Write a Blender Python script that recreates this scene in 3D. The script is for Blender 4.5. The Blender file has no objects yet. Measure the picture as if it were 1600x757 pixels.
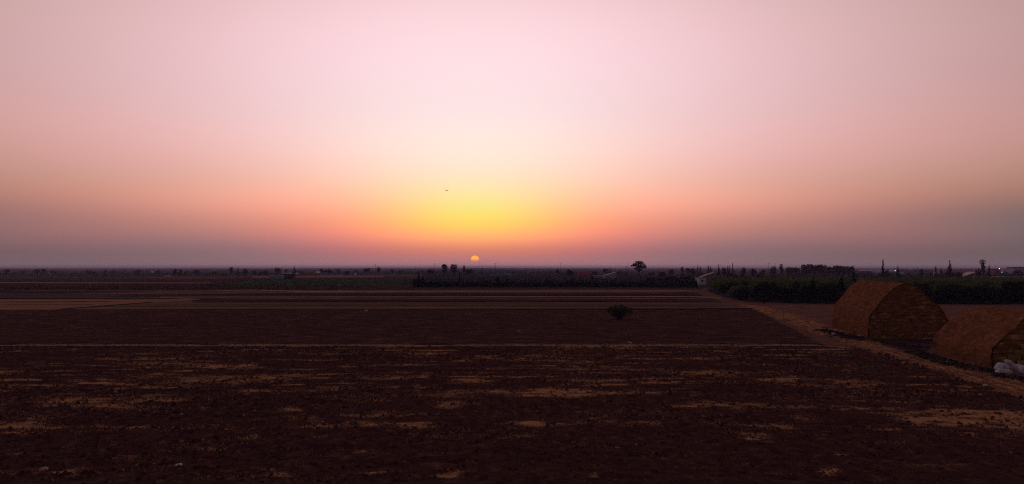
import bpy, math, random
import numpy as np
from mathutils import Vector, noise as mnoise

# ------------------------------------------------------------------ camera, sky, sun, exposure
scene = bpy.context.scene
COL = scene.collection
F = 1256.0
CAM_H = 9.0
TILT = math.radians(1.806)
cam_data = bpy.data.cameras.new("camera")
cam_data.sensor_width = 36.0
cam_data.lens = 36.0 * F / 1600.0
cam_data.clip_start = 0.1
cam_data.clip_end = 80000.0
cam = bpy.data.objects.new("camera", cam_data)
COL.objects.link(cam)
cam.location = (0, 0, CAM_H)
cam.rotation_euler = (math.pi / 2 + TILT, 0, 0)
scene.camera = cam

SUN_AZ = math.radians(-2.64)      # left of straight ahead
SUN_EL = math.radians(0.60)
SKY = [[0, 0, 0, 0, 0.077, 0.0577, 0.0725],
       [0, 5, 3.0, 1.0, 0.0249, 0.1644, -0.0171],
       [0, 8, 3.6, 1.5, -0.0475, -0.3803, -0.1079],
       [0, 10, 6, 3, 0.1634, 0.2727, 0.1602],
       [0, 16, 2, 1.2, -2.3102, -0.3248, -0.1344],
       [0, 16, 4, 2.2, 1.0837, 0.6616, 0.283],
       [0, 16, 9, 4, -0.0919, 0.0106, 0.0644],
       [0, 18, 16, 6, 0.3554, 0.28, 0.4061],
       [0, 32, 3, 1.6, -0.0451, -0.2812, -0.2395],
       [0, 32, 6, 3, 0.4694, 0.1806, 0.085],
       [0, 34, 11, 5, 0.3491, 0.2216, 0.1933],
       [0, 38, 20, 8, 0.2618, 0.1427, -0.0242],
       [0, 60, 0, 2.5, 0.0912, 0.196, 0.3125],
       [0, 60, 24, 14, 0.1907, 0.1406, 0.247],
       [0, 8, 10, 5, -0.0423, 0.0652, 0.0164],
       [0, 14, 0.6, 0.8, 0.4486, 0.0057, 0.0552],
       [0, 90, 8, 10, -0.0152, -0.0563, -0.0664],
       [0, 5, 4, 1.4, -0.3729, 0.3525, -0.0727],
       [0, 9, 2.4, 1.0, 1.3798, 0.1039, 0.0784],
       [0, 9, 1.2, 0.6, 0.1052, -0.0517, -0.1088],
       [0, 12, 5, 2, -0.0781, -0.1295, -0.1697],
       [0, 13, 3, 1, -0.5113, -0.0306, -0.1895],
       [0, 20, 1.2, 0.8, 0.0005, 0.1521, 0.218],
       [0, 20, 3, 1.2, 1.0961, 0.0862, 0.2653],
       [0, 20, 5, 2, -0.464, -0.5856, -0.0729],
       [0, 26, 4.5, 2, -0.2016, 0.2466, -0.0689],
       [0, 26, 2, 1, 1.8133, 0.0821, -0.0246],
       [0, 40, 0.4, 0.8, 0.0296, -0.1206, -0.229],
       [0, 30, 1.3, 0.8, -0.0557, -0.1386, -0.1642],
       [0, 45, 2.2, 1.2, -1.0678, -0.0104, -0.0531]]
NISHITA = 0.012
world = bpy.data.worlds.new("World")
scene.world = world
world.use_nodes = True
wt = world.node_tree
wt.nodes.clear()


def mth(nt, op, a, b=None, clamp=False):
    n = nt.nodes.new("ShaderNodeMath")
    n.operation = op
    n.use_clamp = clamp
    for i, v in enumerate((a, b)):
        if v is None:
            continue
        if isinstance(v, (int, float)):
            n.inputs[i].default_value = v
        else:
            nt.links.new(v, n.inputs[i])
    return n.outputs[0]


tc = wt.nodes.new("ShaderNodeTexCoord")
sx = wt.nodes.new("ShaderNodeSeparateXYZ")
wt.links.new(tc.outputs["Generated"], sx.inputs[0])
X, Y, Z = sx.outputs
az = mth(wt, "SUBTRACT", mth(wt, "MULTIPLY", mth(wt, "ARCTAN2", X, Y), 57.29578), math.degrees(SUN_AZ))
el = mth(wt, "MULTIPLY", mth(wt, "ARCSINE", Z), 57.29578)
acc = None
for (c0, sa, ec, se, r, g, b) in SKY:
    vm = wt.nodes.new("ShaderNodeVectorMath")
    if sa == 0:
        vm.operation = "ADD"
        vm.inputs[0].default_value = (r, g, b)
        acc = vm.outputs[0]
        continue
    a2 = mth(wt, "POWER", mth(wt, "ABSOLUTE", mth(wt, "DIVIDE", mth(wt, "SUBTRACT", az, c0), sa)), 2.0)
    e2 = mth(wt, "POWER", mth(wt, "ABSOLUTE", mth(wt, "DIVIDE", mth(wt, "SUBTRACT", el, ec), se)), 2.0)
    gz = mth(wt, "EXPONENT", mth(wt, "MULTIPLY", mth(wt, "ADD", a2, e2), -0.5))
    vm.operation = "MULTIPLY_ADD"
    vm.inputs[0].default_value = (r, g, b)
    wt.links.new(gz, vm.inputs[1])
    wt.links.new(acc, vm.inputs[2])
    acc = vm.outputs[0]
vmax = wt.nodes.new("ShaderNodeVectorMath")
vmax.operation = "MAXIMUM"
vmax.inputs[1].default_value = (0.002, 0.002, 0.002)
wt.links.new(acc, vmax.inputs[0])
bg = wt.nodes.new("ShaderNodeBackground")
bg.inputs[1].default_value = 1.0
wt.links.new(vmax.outputs[0], bg.inputs[0])
st = wt.nodes.new("ShaderNodeTexSky")
st.sky_type = "NISHITA"
st.sun_disc = False
st.sun_elevation = SUN_EL
st.sun_rotation = SUN_AZ
st.dust_density = 6.0
bg2 = wt.nodes.new("ShaderNodeBackground")
bg2.inputs[1].default_value = NISHITA
wt.links.new(st.outputs[0], bg2.inputs[0])
ad = wt.nodes.new("ShaderNodeAddShader")
wt.links.new(bg.outputs[0], ad.inputs[0])
wt.links.new(bg2.outputs[0], ad.inputs[1])
wo = wt.nodes.new("ShaderNodeOutputWorld")
wt.links.new(ad.outputs[0], wo.inputs[0])

sl = bpy.data.lights.new("sun_light", "SUN")
sl.energy = 0.7
sl.angle = math.radians(0.5)
sl.color = (1.0, 0.50, 0.22)
so = bpy.data.objects.new("sun_light", sl)
COL.objects.link(so)
sd = Vector((math.sin(SUN_AZ) * math.cos(SUN_EL), math.cos(SUN_AZ) * math.cos(SUN_EL), math.sin(SUN_EL)))
so.rotation_euler = sd.to_track_quat("Z", "Y").to_euler()
so.location = (0, 0, 50)

scene.view_settings.view_transform = "Standard"
scene.view_settings.look = "None"
scene.view_settings.exposure = 0.0
scene.view_settings.gamma = 1.0
scene.view_settings.use_curve_mapping = False
scene.cycles.max_bounces = 4
scene.cycles.diffuse_bounces = 2
scene.cycles.volume_bounces = 0
scene.cycles.transparent_max_bounces = 4
scene.cycles.use_denoising = False
scene.cycles.use_adaptive_sampling = False
scene.cycles.filter_width = 1.2

rng = np.random.default_rng(11)
random.seed(11)


HAZE_DENSITY = 1.35e-4

# ------------------------------------------------------------------ helpers
def at(px, py, z=0.0):
    """point of the flat plain (height z) seen at pixel px, py of the 1600 px photograph"""
    u = (px - 800.0) / F
    v = (378.5 - py) / F
    y = math.cos(TILT) - v * math.sin(TILT)
    zz = math.sin(TILT) + v * math.cos(TILT)
    t = (z - CAM_H) / zz
    return Vector((u * t, y * t, z))


def tag(o, label=None, cat=None, group=None, kind=None):
    if label:
        o["label"] = label
    if cat:
        o["category"] = cat
    if group:
        o["group"] = group
    if kind:
        o["kind"] = kind
    return o


def empty(name, loc, rz=0.0, label=None, cat=None, group=None):
    o = bpy.data.objects.new(name, None)
    COL.objects.link(o)
    o.location = loc
    o.rotation_euler = (0, 0, rz)
    o.empty_display_size = 0.3
    return tag(o, label, cat, group)


def obj(name, me, m=None, parent=None):
    if m is not None and not me.materials:
        me.materials.append(m)
    o = bpy.data.objects.new(name, me)
    COL.objects.link(o)
    if parent is not None:
        o.parent = parent
    return o


def fast_mesh(name, verts, faces, k, smooth=False):
    """verts (N,3), faces (M,k) arrays"""
    me = bpy.data.meshes.new(name)
    verts = np.asarray(verts, dtype=np.float32)
    faces = np.asarray(faces, dtype=np.int32)
    me.vertices.add(len(verts))
    me.vertices.foreach_set("co", verts.ravel())
    me.loops.add(faces.size)
    me.loops.foreach_set("vertex_index", faces.ravel())
    me.polygons.add(len(faces))
    me.polygons.foreach_set("loop_start", np.arange(0, faces.size, k, dtype=np.int32))
    me.polygons.foreach_set("use_smooth", np.full(len(faces), smooth, dtype=bool))
    me.update(calc_edges=True)
    me.validate()
    return me


class MB:
    def __init__(self):
        self.v = []
        self.f = []

    def add(self, vs, fs):
        n = len(self.v)
        self.v += [tuple(p) for p in vs]
        self.f += [tuple(i + n for i in f) for f in fs]

    def box(self, x0, x1, y0, y1, z0, z1, jit=0.0):
        vs = [(x, y, z) for z in (z0, z1) for (x, y) in ((x0, y0), (x1, y0), (x1, y1), (x0, y1))]
        if jit:
            vs = [tuple(c + random.uniform(-jit, jit) for c in p) for p in vs]
        self.add(vs, [(0, 3, 2, 1), (4, 5, 6, 7), (0, 1, 5, 4), (1, 2, 6, 5), (2, 3, 7, 6), (3, 0, 4, 7)])

    def tube(self, pts, rad, n=7):
        pts = [Vector(p) for p in pts]
        rings = []
        for i, p in enumerate(pts):
            d = (pts[min(i + 1, len(pts) - 1)] - pts[max(i - 1, 0)]).normalized()
            a = d.orthogonal().normalized()
            b = d.cross(a)
            rings.append([p + (a * math.cos(2 * math.pi * j / n) + b * math.sin(2 * math.pi * j / n)) * rad[i] for j in range(n)])
        vs = [q for r in rings for q in r]
        fs = []
        for i in range(len(pts) - 1):
            for j in range(n):
                fs.append((i * n + j, i * n + (j + 1) % n, (i + 1) * n + (j + 1) % n, (i + 1) * n + j))
        fs.append(tuple(range(n - 1, -1, -1)))
        fs.append(tuple((len(pts) - 1) * n + j for j in range(n)))
        self.add(vs, fs)

    def mesh(self, name, smooth=False):
        me = bpy.data.meshes.new(name)
        me.from_pydata(self.v, [], self.f)
        if smooth:
            me.polygons.foreach_set("use_smooth", [True] * len(me.polygons))
        me.update()
        return me

    def build(self, name, m, parent=None, smooth=False):
        return obj(name, self.mesh(name, smooth), m, parent)


def soup(centers, size, flat=0.0, k=4):
    """leaf faces at random angles round the centres"""
    c = np.asarray(centers, dtype=float)
    n = len(c)
    s = np.broadcast_to(np.asarray(size, dtype=float), (n,))
    a = rng.normal(size=(n, 3))
    a[:, 2] *= (1 - flat)
    a /= np.linalg.norm(a, axis=1)[:, None]
    b = rng.normal(size=(n, 3))
    b[:, 2] *= (1 - flat)
    b -= (a * b).sum(1)[:, None] * a
    b /= np.linalg.norm(b, axis=1)[:, None]
    a *= s[:, None] * 0.5
    b *= s[:, None] * 0.5 * rng.uniform(0.5, 1.0, (n, 1))
    v = np.stack([c - a, c + b * 0.9 - a * 0.1, c + a, c - b], axis=1).reshape(-1, 3)
    f = np.arange(4 * n).reshape(n, 4)
    return v, f


def vnoise(x, y, sx=1.0, sy=1.0, seed=0.0, octaves=3):
    """value noise on arrays"""
    tot = np.zeros_like(x, dtype=float)
    amp = 1.0
    nrm = 0.0
    for o in range(octaves):
        xs = x / sx * (2 ** o) + seed * 17.3 + o * 5.1
        ys = y / sy * (2 ** o) + seed * 9.7 + o * 3.3
        xi = np.floor(xs)
        yi = np.floor(ys)
        fx = xs - xi
        fy = ys - yi
        fx = fx * fx * (3 - 2 * fx)
        fy = fy * fy * (3 - 2 * fy)

        def h(a, b):
            t = np.sin(a * 127.1 + b * 311.7 + seed * 7.7) * 43758.5453
            return t - np.floor(t)
        val = (h(xi, yi) * (1 - fx) + h(xi + 1, yi) * fx) * (1 - fy) + (h(xi, yi + 1) * (1 - fx) + h(xi + 1, yi + 1) * fx) * fy
        tot += amp * val
        nrm += amp
        amp *= 0.55
    return tot / nrm


# ------------------------------------------------------------------ materials
def mat(name, stops, scale=1.0, rough=0.95, stretch=(1, 1, 1), bump=0.0, bump_scale=None, rnd=0.0, detail=6.0,
        coord="Object", second=None, spec=0.0, trans=0.0):
    """noise driven colour between stops [(pos, (r, g, b)), ...]"""
    m = bpy.data.materials.new(name)
    m.use_nodes = True
    nt = m.node_tree
    nt.nodes.clear()
    out = nt.nodes.new("ShaderNodeOutputMaterial")
    bs = nt.nodes.new("ShaderNodeBsdfPrincipled")
    bs.inputs["Roughness"].default_value = rough
    bs.inputs["Specular IOR Level"].default_value = spec
    t = nt.nodes.new("ShaderNodeTexCoord")
    mp = nt.nodes.new("ShaderNodeMapping")
    mp.inputs["Scale"].default_value = stretch
    nt.links.new(t.outputs[coord], mp.inputs[0])
    nz = nt.nodes.new("ShaderNodeTexNoise")
    nz.inputs["Scale"].default_value = scale
    nz.inputs["Detail"].default_value = detail
    nz.inputs["Roughness"].default_value = 0.65
    nt.links.new(mp.outputs[0], nz.inputs[0])
    cr = nt.nodes.new("ShaderNodeValToRGB")
    cr.color_ramp.elements.remove(cr.color_ramp.elements[0])
    cr.color_ramp.elements[0].position = stops[0][0]
    cr.color_ramp.elements[0].color = (*stops[0][1], 1)
    for p, c in stops[1:]:
        e = cr.color_ramp.elements.new(p)
        e.color = (*c, 1)
    nt.links.new(nz.outputs[0], cr.inputs[0])
    col = cr.outputs[0]
    if rnd:
        oi = nt.nodes.new("ShaderNodeObjectInfo")
        hs = nt.nodes.new("ShaderNodeHueSaturation")
        nt.links.new(col, hs.inputs["Color"])
        nt.links.new(mth(nt, "ADD", mth(nt, "MULTIPLY", oi.outputs["Random"], 2 * rnd), 1 - rnd), hs.inputs["Value"])
        nt.links.new(mth(nt, "ADD", mth(nt, "MULTIPLY", oi.outputs["Random"], -0.05), 0.525), hs.inputs["Hue"])
        col = hs.outputs[0]
    if second is not None:      # (attribute name, colour) : another surface mixed in where the attribute says
        at_n = nt.nodes.new("ShaderNodeAttribute")
        at_n.attribute_name = second[0]
        n2 = nt.nodes.new("ShaderNodeTexNoise")
        n2.inputs["Scale"].default_value = second[2]
        n2.inputs["Detail"].default_value = 9.0
        n2.inputs["Roughness"].default_value = 0.7
        nt.links.new(mp.outputs[0], n2.inputs[0])
        k = mth(nt, "ADD", at_n.outputs["Fac"], mth(nt, "MULTIPLY", mth(nt, "SUBTRACT", n2.outputs[0], 0.5), 3.4))
        k = mth(nt, "MULTIPLY", mth(nt, "SUBTRACT", k, 0.36), 2.6, True)
        k = mth(nt, "MULTIPLY", k, mth(nt, "MULTIPLY", at_n.outputs["Fac"], 3.0, True))
        mx = nt.nodes.new("ShaderNodeMix")
        mx.data_type = "RGBA"
        nt.links.new(k, mx.inputs[0])
        nt.links.new(col, mx.inputs[6])
        mx.inputs[7].default_value = (*second[1], 1)
        col = mx.outputs[2]
    nt.links.new(col, bs.inputs["Base Color"])
    if bump:
        nb = nt.nodes.new("ShaderNodeTexNoise")
        nb.inputs["Scale"].default_value = bump_scale or scale * 4
        nb.inputs["Detail"].default_value = 8.0
        nt.links.new(mp.outputs[0], nb.inputs[0])
        bp = nt.nodes.new("ShaderNodeBump")
        bp.inputs["Strength"].default_value = 1.0
        bp.inputs["Distance"].default_value = bump
        nt.links.new(nb.outputs[0], bp.inputs["Height"])
        nt.links.new(bp.outputs[0], bs.inputs["Normal"])
    sh = bs.outputs[0]
    if trans:
        tr = nt.nodes.new("ShaderNodeBsdfTranslucent")
        nt.links.new(col, tr.inputs[0])
        ms = nt.nodes.new("ShaderNodeMixShader")
        ms.inputs[0].default_value = trans
        nt.links.new(sh, ms.inputs[1])
        nt.links.new(tr.outputs[0], ms.inputs[2])
        sh = ms.outputs[0]
    nt.links.new(sh, out.inputs[0])
    return m


def emit(name, color, strength):
    m = bpy.data.materials.new(name)
    m.use_nodes = True
    nt = m.node_tree
    nt.nodes.clear()
    e = nt.nodes.new("ShaderNodeEmission")
    e.inputs[0].default_value = (*color, 1)
    e.inputs[1].default_value = strength
    o = nt.nodes.new("ShaderNodeOutputMaterial")
    nt.links.new(e.outputs[0], o.inputs[0])
    return m


STRAW = (0.40, 0.22, 0.095)
SOIL = [(0.30, (0.048, 0.018, 0.017)), (0.45, (0.078, 0.031, 0.027)), (0.58, (0.11, 0.046, 0.037)), (0.72, (0.20, 0.095, 0.066))]
M = {}
M["ground"] = mat("dusty_earth", [(0.3, (0.12, 0.056, 0.042)), (0.5, (0.20, 0.095, 0.066)), (0.7, (0.30, 0.15, 0.10))], 0.30, stretch=(1, 2, 1), detail=12)
M["near_soil"] = mat("red_ploughed_soil", SOIL, 1.6, stretch=(1.0, 0.8, 1), bump=0.2, bump_scale=5.0, detail=12, second=("straw", (0.54, 0.285, 0.13), 7.0))
M["clod"] = mat("turned_clods", [(0.3, (0.045, 0.018, 0.018)), (0.5, (0.10, 0.042, 0.036)), (0.7, (0.21, 0.10, 0.08))], 1.3)
M["mid_soil"] = mat("dark_ploughed_soil", [(0.3, (0.048, 0.021, 0.019)), (0.5, (0.088, 0.040, 0.032)), (0.60, (0.14, 0.068, 0.048)), (0.70, (0.27, 0.15, 0.095))], 0.8, stretch=(0.35, 1.3, 1), bump=0.08, bump_scale=2.0, detail=9)
M["far_soil"] = mat("far_ploughed_soil", [(0.3, (0.045, 0.022, 0.026)), (0.5, (0.085, 0.043, 0.042)), (0.75, (0.15, 0.08, 0.065))], 0.12, stretch=(0.25, 2.5, 1), detail=8)
M["stubble"] = mat("cut_stubble", [(0.3, (0.12, 0.062, 0.042)), (0.5, (0.20, 0.11, 0.065)), (0.7, (0.32, 0.18, 0.10))], 0.12, stretch=(0.12, 2.5, 1), detail=9)
M["golden"] = mat("golden_stubble", [(0.3, (0.25, 0.13, 0.070)), (0.5, (0.35, 0.185, 0.098)), (0.75, (0.45, 0.25, 0.135))], 0.05, stretch=(0.3, 2.0, 1), detail=8)
M["brown"] = mat("brown_stubble", [(0.3, (0.09, 0.052, 0.042)), (0.55, (0.14, 0.08, 0.058)), (0.75, (0.19, 0.11, 0.075))], 0.05, stretch=(0.2, 3.0, 1), detail=8)
M["green"] = mat("green_crop", [(0.3, (0.03, 0.07, 0.03)), (0.55, (0.05, 0.11, 0.04)), (0.75, (0.08, 0.14, 0.05))], 0.06, stretch=(0.3, 2.0, 1), detail=8)
M["dusk_green"] = mat("grass_and_scrub_ground", [(0.3, (0.030, 0.035, 0.036)), (0.55, (0.055, 0.056, 0.052)), (0.75, (0.10, 0.085, 0.075))], 0.03, stretch=(0.3, 2.0, 1), detail=8)
M["track"] = mat("trodden_dirt", [(0.32, (0.08, 0.036, 0.026)), (0.45, (0.15, 0.072, 0.045)), (0.58, (0.23, 0.11, 0.06)), (0.72, (0.19, 0.11, 0.055))], 0.9, bump=0.08, bump_scale=3, detail=10, second=("wear", (0.50, 0.23, 0.12), 1.5))
M["strip"] = mat("pale_farm_path", [(0.3, (0.28, 0.16, 0.11)), (0.5, (0.42, 0.25, 0.17)), (0.7, (0.55, 0.34, 0.22))], 0.12, detail=6)
M["ditch"] = mat("dark_damp_ditch", [(0.3, (0.02, 0.012, 0.012)), (0.7, (0.04, 0.025, 0.02))], 0.2)
M["dry_grass"] = mat("dry_grass_blades", [(0.3, (0.46, 0.23, 0.10)), (0.5, (0.66, 0.37, 0.17)), (0.7, (0.78, 0.49, 0.24))], 0.5, trans=0.35, detail=4)
M["pale_grass"] = mat("pale_dry_grass", [(0.3, (0.45, 0.30, 0.18)), (0.7, (0.68, 0.50, 0.33))], 0.5, trans=0.3)
M["weed"] = mat("green_weed_leaves", [(0.3, (0.05, 0.09, 0.035)), (0.7, (0.10, 0.14, 0.06))], 0.5, trans=0.3)
M["thatch"] = mat("loose_straw_cover", [(0.30, (0.13, 0.045, 0.020)), (0.42, (0.21, 0.080, 0.035)), (0.56, (0.29, 0.122, 0.054)), (0.72, (0.44, 0.215, 0.10))], 1.6, stretch=(0.8, 0.5, 2.2), bump=0.14, bump_scale=8, detail=10)
M["wisps"] = mat("straw_wisps", [(0.3, (0.20, 0.085, 0.035)), (0.7, (0.46, 0.25, 0.11))], 2.0, trans=0.2)
M["bales"] = mat("pressed_straw", [(0.32, (0.17, 0.058, 0.022)), (0.45, (0.25, 0.095, 0.035)), (0.56, (0.34, 0.16, 0.065)), (0.64, (0.66, 0.42, 0.19))], 1.3, stretch=(0.7, 0.7, 2.4), bump=0.08, bump_scale=9, detail=10)
M["green_bale"] = mat("weathered_straw", [(0.25, (0.22, 0.13, 0.05)), (0.5, (0.42, 0.27, 0.10)), (0.75, (0.62, 0.42, 0.17))], 1.2, stretch=(0.6, 0.6, 3.0), bump=0.08, bump_scale=9, detail=10, rnd=0.3)
M["bark"] = mat("bark", [(0.3, (0.03, 0.022, 0.018)), (0.7, (0.06, 0.045, 0.035))], 3.0, stretch=(1, 1, 0.3))
M["leaf"] = mat("dark_leaves", [(0.3, (0.022, 0.030, 0.020)), (0.55, (0.036, 0.046, 0.027)), (0.75, (0.055, 0.065, 0.036))], 0.8, rnd=0.25, trans=0.15)
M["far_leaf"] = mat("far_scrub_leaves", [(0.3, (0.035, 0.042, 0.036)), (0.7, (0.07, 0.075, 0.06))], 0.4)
M["orchard_leaf"] = mat("orchard_leaves", [(0.3, (0.055, 0.080, 0.028)), (0.55, (0.10, 0.135, 0.040)), (0.75, (0.14, 0.175, 0.055))], 0.35, rnd=0.35, trans=0.4)
M["cypress_leaf"] = mat("cypress_foliage", [(0.3, (0.018, 0.026, 0.018)), (0.7, (0.038, 0.050, 0.028))], 1.0, rnd=0.3)
M["bush_leaf"] = mat("bush_leaves", [(0.3, (0.055, 0.075, 0.035)), (0.7, (0.10, 0.125, 0.055))], 1.5, trans=0.45)
M["white_wall"] = mat("whitewashed_wall", [(0.3, (0.62, 0.62, 0.62)), (0.7, (0.82, 0.82, 0.80))], 1.0)
M["grey_wall"] = mat("grey_render", [(0.3, (0.30, 0.32, 0.36)), (0.7, (0.45, 0.47, 0.50))], 0.6)
M["pale_roof"] = mat("pale_sheet_roof", [(0.3, (0.60, 0.52, 0.44)), (0.7, (0.78, 0.70, 0.60))], 0.8)
M["dark_roof"] = mat("dark_sheet_roof", [(0.3, (0.06, 0.065, 0.09)), (0.7, (0.10, 0.105, 0.14))], 0.8)
M["red_roof"] = mat("red_painted_roof", [(0.3, (0.26, 0.045, 0.055)), (0.7, (0.40, 0.08, 0.08))], 0.8)
M["clay_wall"] = mat("clay_coloured_wall", [(0.3, (0.24, 0.11, 0.09)), (0.7, (0.34, 0.17, 0.13))], 0.8)
M["glass"] = mat("dark_window_glass", [(0.3, (0.02, 0.02, 0.025)), (0.7, (0.04, 0.04, 0.05))], 1.0, rough=0.15, spec=0.5)
M["poly"] = mat("greenhouse_film", [(0.3, (0.50, 0.52, 0.58)), (0.7, (0.68, 0.70, 0.74))], 0.4, rough=0.5)
M["old_film"] = mat("old_greenhouse_film", [(0.3, (0.16, 0.17, 0.18)), (0.7, (0.24, 0.25, 0.26))], 0.4, rough=0.6)
M["wood"] = mat("weathered_wood", [(0.3, (0.08, 0.055, 0.04)), (0.7, (0.15, 0.11, 0.08))], 2.0)
M["steel"] = mat("galvanised_steel", [(0.3, (0.22, 0.22, 0.24)), (0.7, (0.34, 0.34, 0.36))], 2.0, rough=0.5)
M["sack"] = mat("white_woven_sack", [(0.3, (0.50, 0.47, 0.48)), (0.5, (0.64, 0.61, 0.62)), (0.7, (0.80, 0.77, 0.77))], 3.0, bump=0.02, bump_scale=12, rough=0.7)
M["bag"] = mat("white_plastic_scrap", [(0.3, (0.42, 0.38, 0.38)), (0.7, (0.66, 0.62, 0.60))], 6.0, rough=0.5)
M["white"] = mat("bright_plastic_scrap", [(0.3, (0.75, 0.75, 0.74)), (0.7, (0.85, 0.84, 0.82))], 6.0, rough=0.5)
M["pinkish"] = mat("pink_plastic_scrap", [(0.3, (0.55, 0.25, 0.25)), (0.7, (0.75, 0.42, 0.40))], 6.0, rough=0.5)
M["litter"] = mat("dark_rotting_straw", [(0.3, (0.035, 0.024, 0.024)), (0.55, (0.07, 0.045, 0.04)), (0.75, (0.17, 0.12, 0.09))], 1.5, bump=0.1, bump_scale=5)
M["feather"] = mat("brown_feathers", [(0.3, (0.16, 0.10, 0.07)), (0.7, (0.26, 0.17, 0.12))], 8.0)

# ------------------------------------------------------------------ ground and fields
gm = MB()
gm.add([(-11000, -250, 0), (11000, -250, 0), (11000, 15500, 0), (-11000, 15500, 0)], [(0, 1, 2, 3)])
tag(gm.build("ground", M["ground"]), kind="structure")


def field(name, pxs, m, z):
    b = MB()
    pts = [at(x, y) for x, y in pxs]
    b.add([(p.x, p.y, z) for p in pts], [tuple(range(len(pts)))])
    me = b.mesh(name)
    if me.polygons[0].normal.z < 0:
        me.flip_normals()
    return tag(obj(name, me, m), kind="structure")


field("far_scrubland", [(-900, 419.2), (2500, 419.2), (2500, 432), (-900, 432)], M["dusk_green"], 0.05)
field("brown_field", [(-700, 431), (660, 430), (652, 438.5), (-700, 438.5)], M["brown"], 0.10)
field("brown_field", [(-700, 428), (150, 428.4), (420, 429.4), (420, 431), (-700, 431)], M["dusk_green"], 0.14)
field("green_crop_field", [(-700, 432.5), (120, 432), (260, 433), (230, 436), (-700, 436)], M["dusk_green"], 0.16)
field("farm_path", [(500, 430.6), (660, 430.0), (660, 430.6), (500, 431.3)], M["strip"], 0.2)
field("farm_path", [(395, 432.7), (600, 432.5), (600, 433.6), (395, 434.4)], M["strip"], 0.2)
field("ploughed_field", [(340, 434.8), (640, 434), (640, 437.5), (340, 437.5)], M["far_soil"], 0.18)
field("ploughed_field", [(-700, 436.5), (648, 437), (646, 453.5), (390, 453.5), (200, 457), (100, 459), (-700, 459)], M["far_soil"], 0.12)
field("farm_path", [(-200, 441.4), (110, 442.0), (330, 442.4), (330, 443.3), (110, 443.2), (-200, 442.4)], M["strip"], 0.15)
field("green_crop_field", [(345, 446.5), (395, 439), (520, 438), (644, 438), (648, 444.5), (560, 446.5), (430, 445.4)], M["green"], 0.15)
field("orchard_ground", [(645, 448.5), (655, 431), (1115, 430), (1110, 449)], M["dusk_green"], 0.12)
field("orchard_ground", [(1106, 455), (1110, 430), (2400, 430), (2400, 477), (1300, 475), (1165, 472), (1130, 464)], M["dusk_green"], 0.125)
field("stubble_field", [(-700, 457), (100, 457), (392, 453.5), (646, 452), (1090, 452), (1130, 468), (1183, 483.2), (-700, 485)], M["stubble"], 0.06)
field("ploughed_field", [(640, 448.6), (1106, 448.8), (1090, 453), (640, 453.4)], M["mid_soil"], 0.09)
field("farm_path", [(60, 457.5), (395, 452.7), (470, 455.4), (1060, 454.8), (1085, 455.2), (1062, 456.0), (470, 456.8), (400, 454.4), (60, 459.0)], M["strip"], 0.10)
field("farm_path", [(250, 464.6), (1080, 463.6), (1130, 466.4), (1127, 467.0), (1078, 464.8), (250, 465.6)], M["strip"], 0.10)
field("ploughed_field", [(300, 465.4), (1076, 464.8), (1110, 466.6), (1140, 473.5), (300, 473.5)], M["far_soil"], 0.08)
field("ploughed_field", [(-700, 461.5), (120, 461.0), (600, 457.2), (1070, 456.6), (1090, 458), (1100, 463.4), (250, 464.6), (-700, 466)], M["far_soil"], 0.08)
field("golden_stubble_field", [(-700, 468.4), (120, 468.0), (240, 468.6), (300, 467.4), (318, 468.0), (280, 471.6), (225, 474.6), (150, 479.5), (95, 484), (78, 486.6), (30, 485.9), (-700, 485)], M["golden"], 0.10)
field("brown_field", [(-700, 459.2), (60, 459), (180, 460.6), (205, 462.2), (120, 467.0), (-700, 467.2)], M["brown"], 0.10)
field("ditch", [(-700, 467.2), (120, 467.0), (270, 467.3), (285, 468), (120, 468.2), (-700, 468.5)], M["ditch"], 0.13)
field("ditch", [(240, 473.5), (150, 480.0), (96, 484.6), (96, 483.6), (150, 479.2), (236, 473.0)], M["ditch"], 0.13)
field("ditch", [(-700, 485.2), (85, 486.6), (300, 484.6), (1180, 482.8), (1183, 483.6), (300, 485.9), (85, 487.6), (-700, 486.4)], M["ditch"], 0.12)

field("ploughed_field", [(1395, 543), (1345, 532), (1362, 528), (1478, 529), (1452, 546), (1440, 556)], M["far_soil"], 0.03)
for i, (py, xa, xb) in enumerate(((458.6, 420, 1066), (460.9, 300, 1090), (462.6, 520, 1096), (467.6, 330, 1112), (469.4, 300, 1125), (471.8, 340, 1130), (475.2, 310, 1150), (477.6, 180, 1160), (480.2, 140, 1172), (482.0, 110, 1180),
                                  (448.6, 20, 560), (451.0, 0, 480), (455.5, 10, 380), (472.5, 0, 180), (477.5, 0, 150), (434.6, 0, 380), (432.0, 40, 620))):
    up_, dn_ = [], []
    for k_ in range(41):
        x_ = xa + (xb - xa) * k_ / 40
        wob = 0.35 * mnoise.noise(Vector((x_ * 0.008, i * 3.7, 0)))
        wd = (0.28 if py > 445 else 0.18) * (0.6 + 0.9 * abs(mnoise.noise(Vector((x_ * 0.02, i * 2.1, 5))))) * min(1, k_ / 3, (40 - k_) / 3) + 0.02
        up_.append((x_, py + wob - wd))
        dn_.append((x_, py + wob + wd))
    b_ = MB()
    q_ = [at(x_, y_) for x_, y_ in up_] + [at(x_, y_) for x_, y_ in dn_]
    b_.add([(p.x, p.y, 0.165 + 0.004 * i) for p in q_], [(k_ + 41, k_ + 42, k_ + 1, k_) for k_ in range(40)])
    tag(b_.build("field_margin", M["strip"] if i % 3 == 0 else (M["brown"] if i % 3 == 1 else M["far_soil"])), kind="structure")
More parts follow.
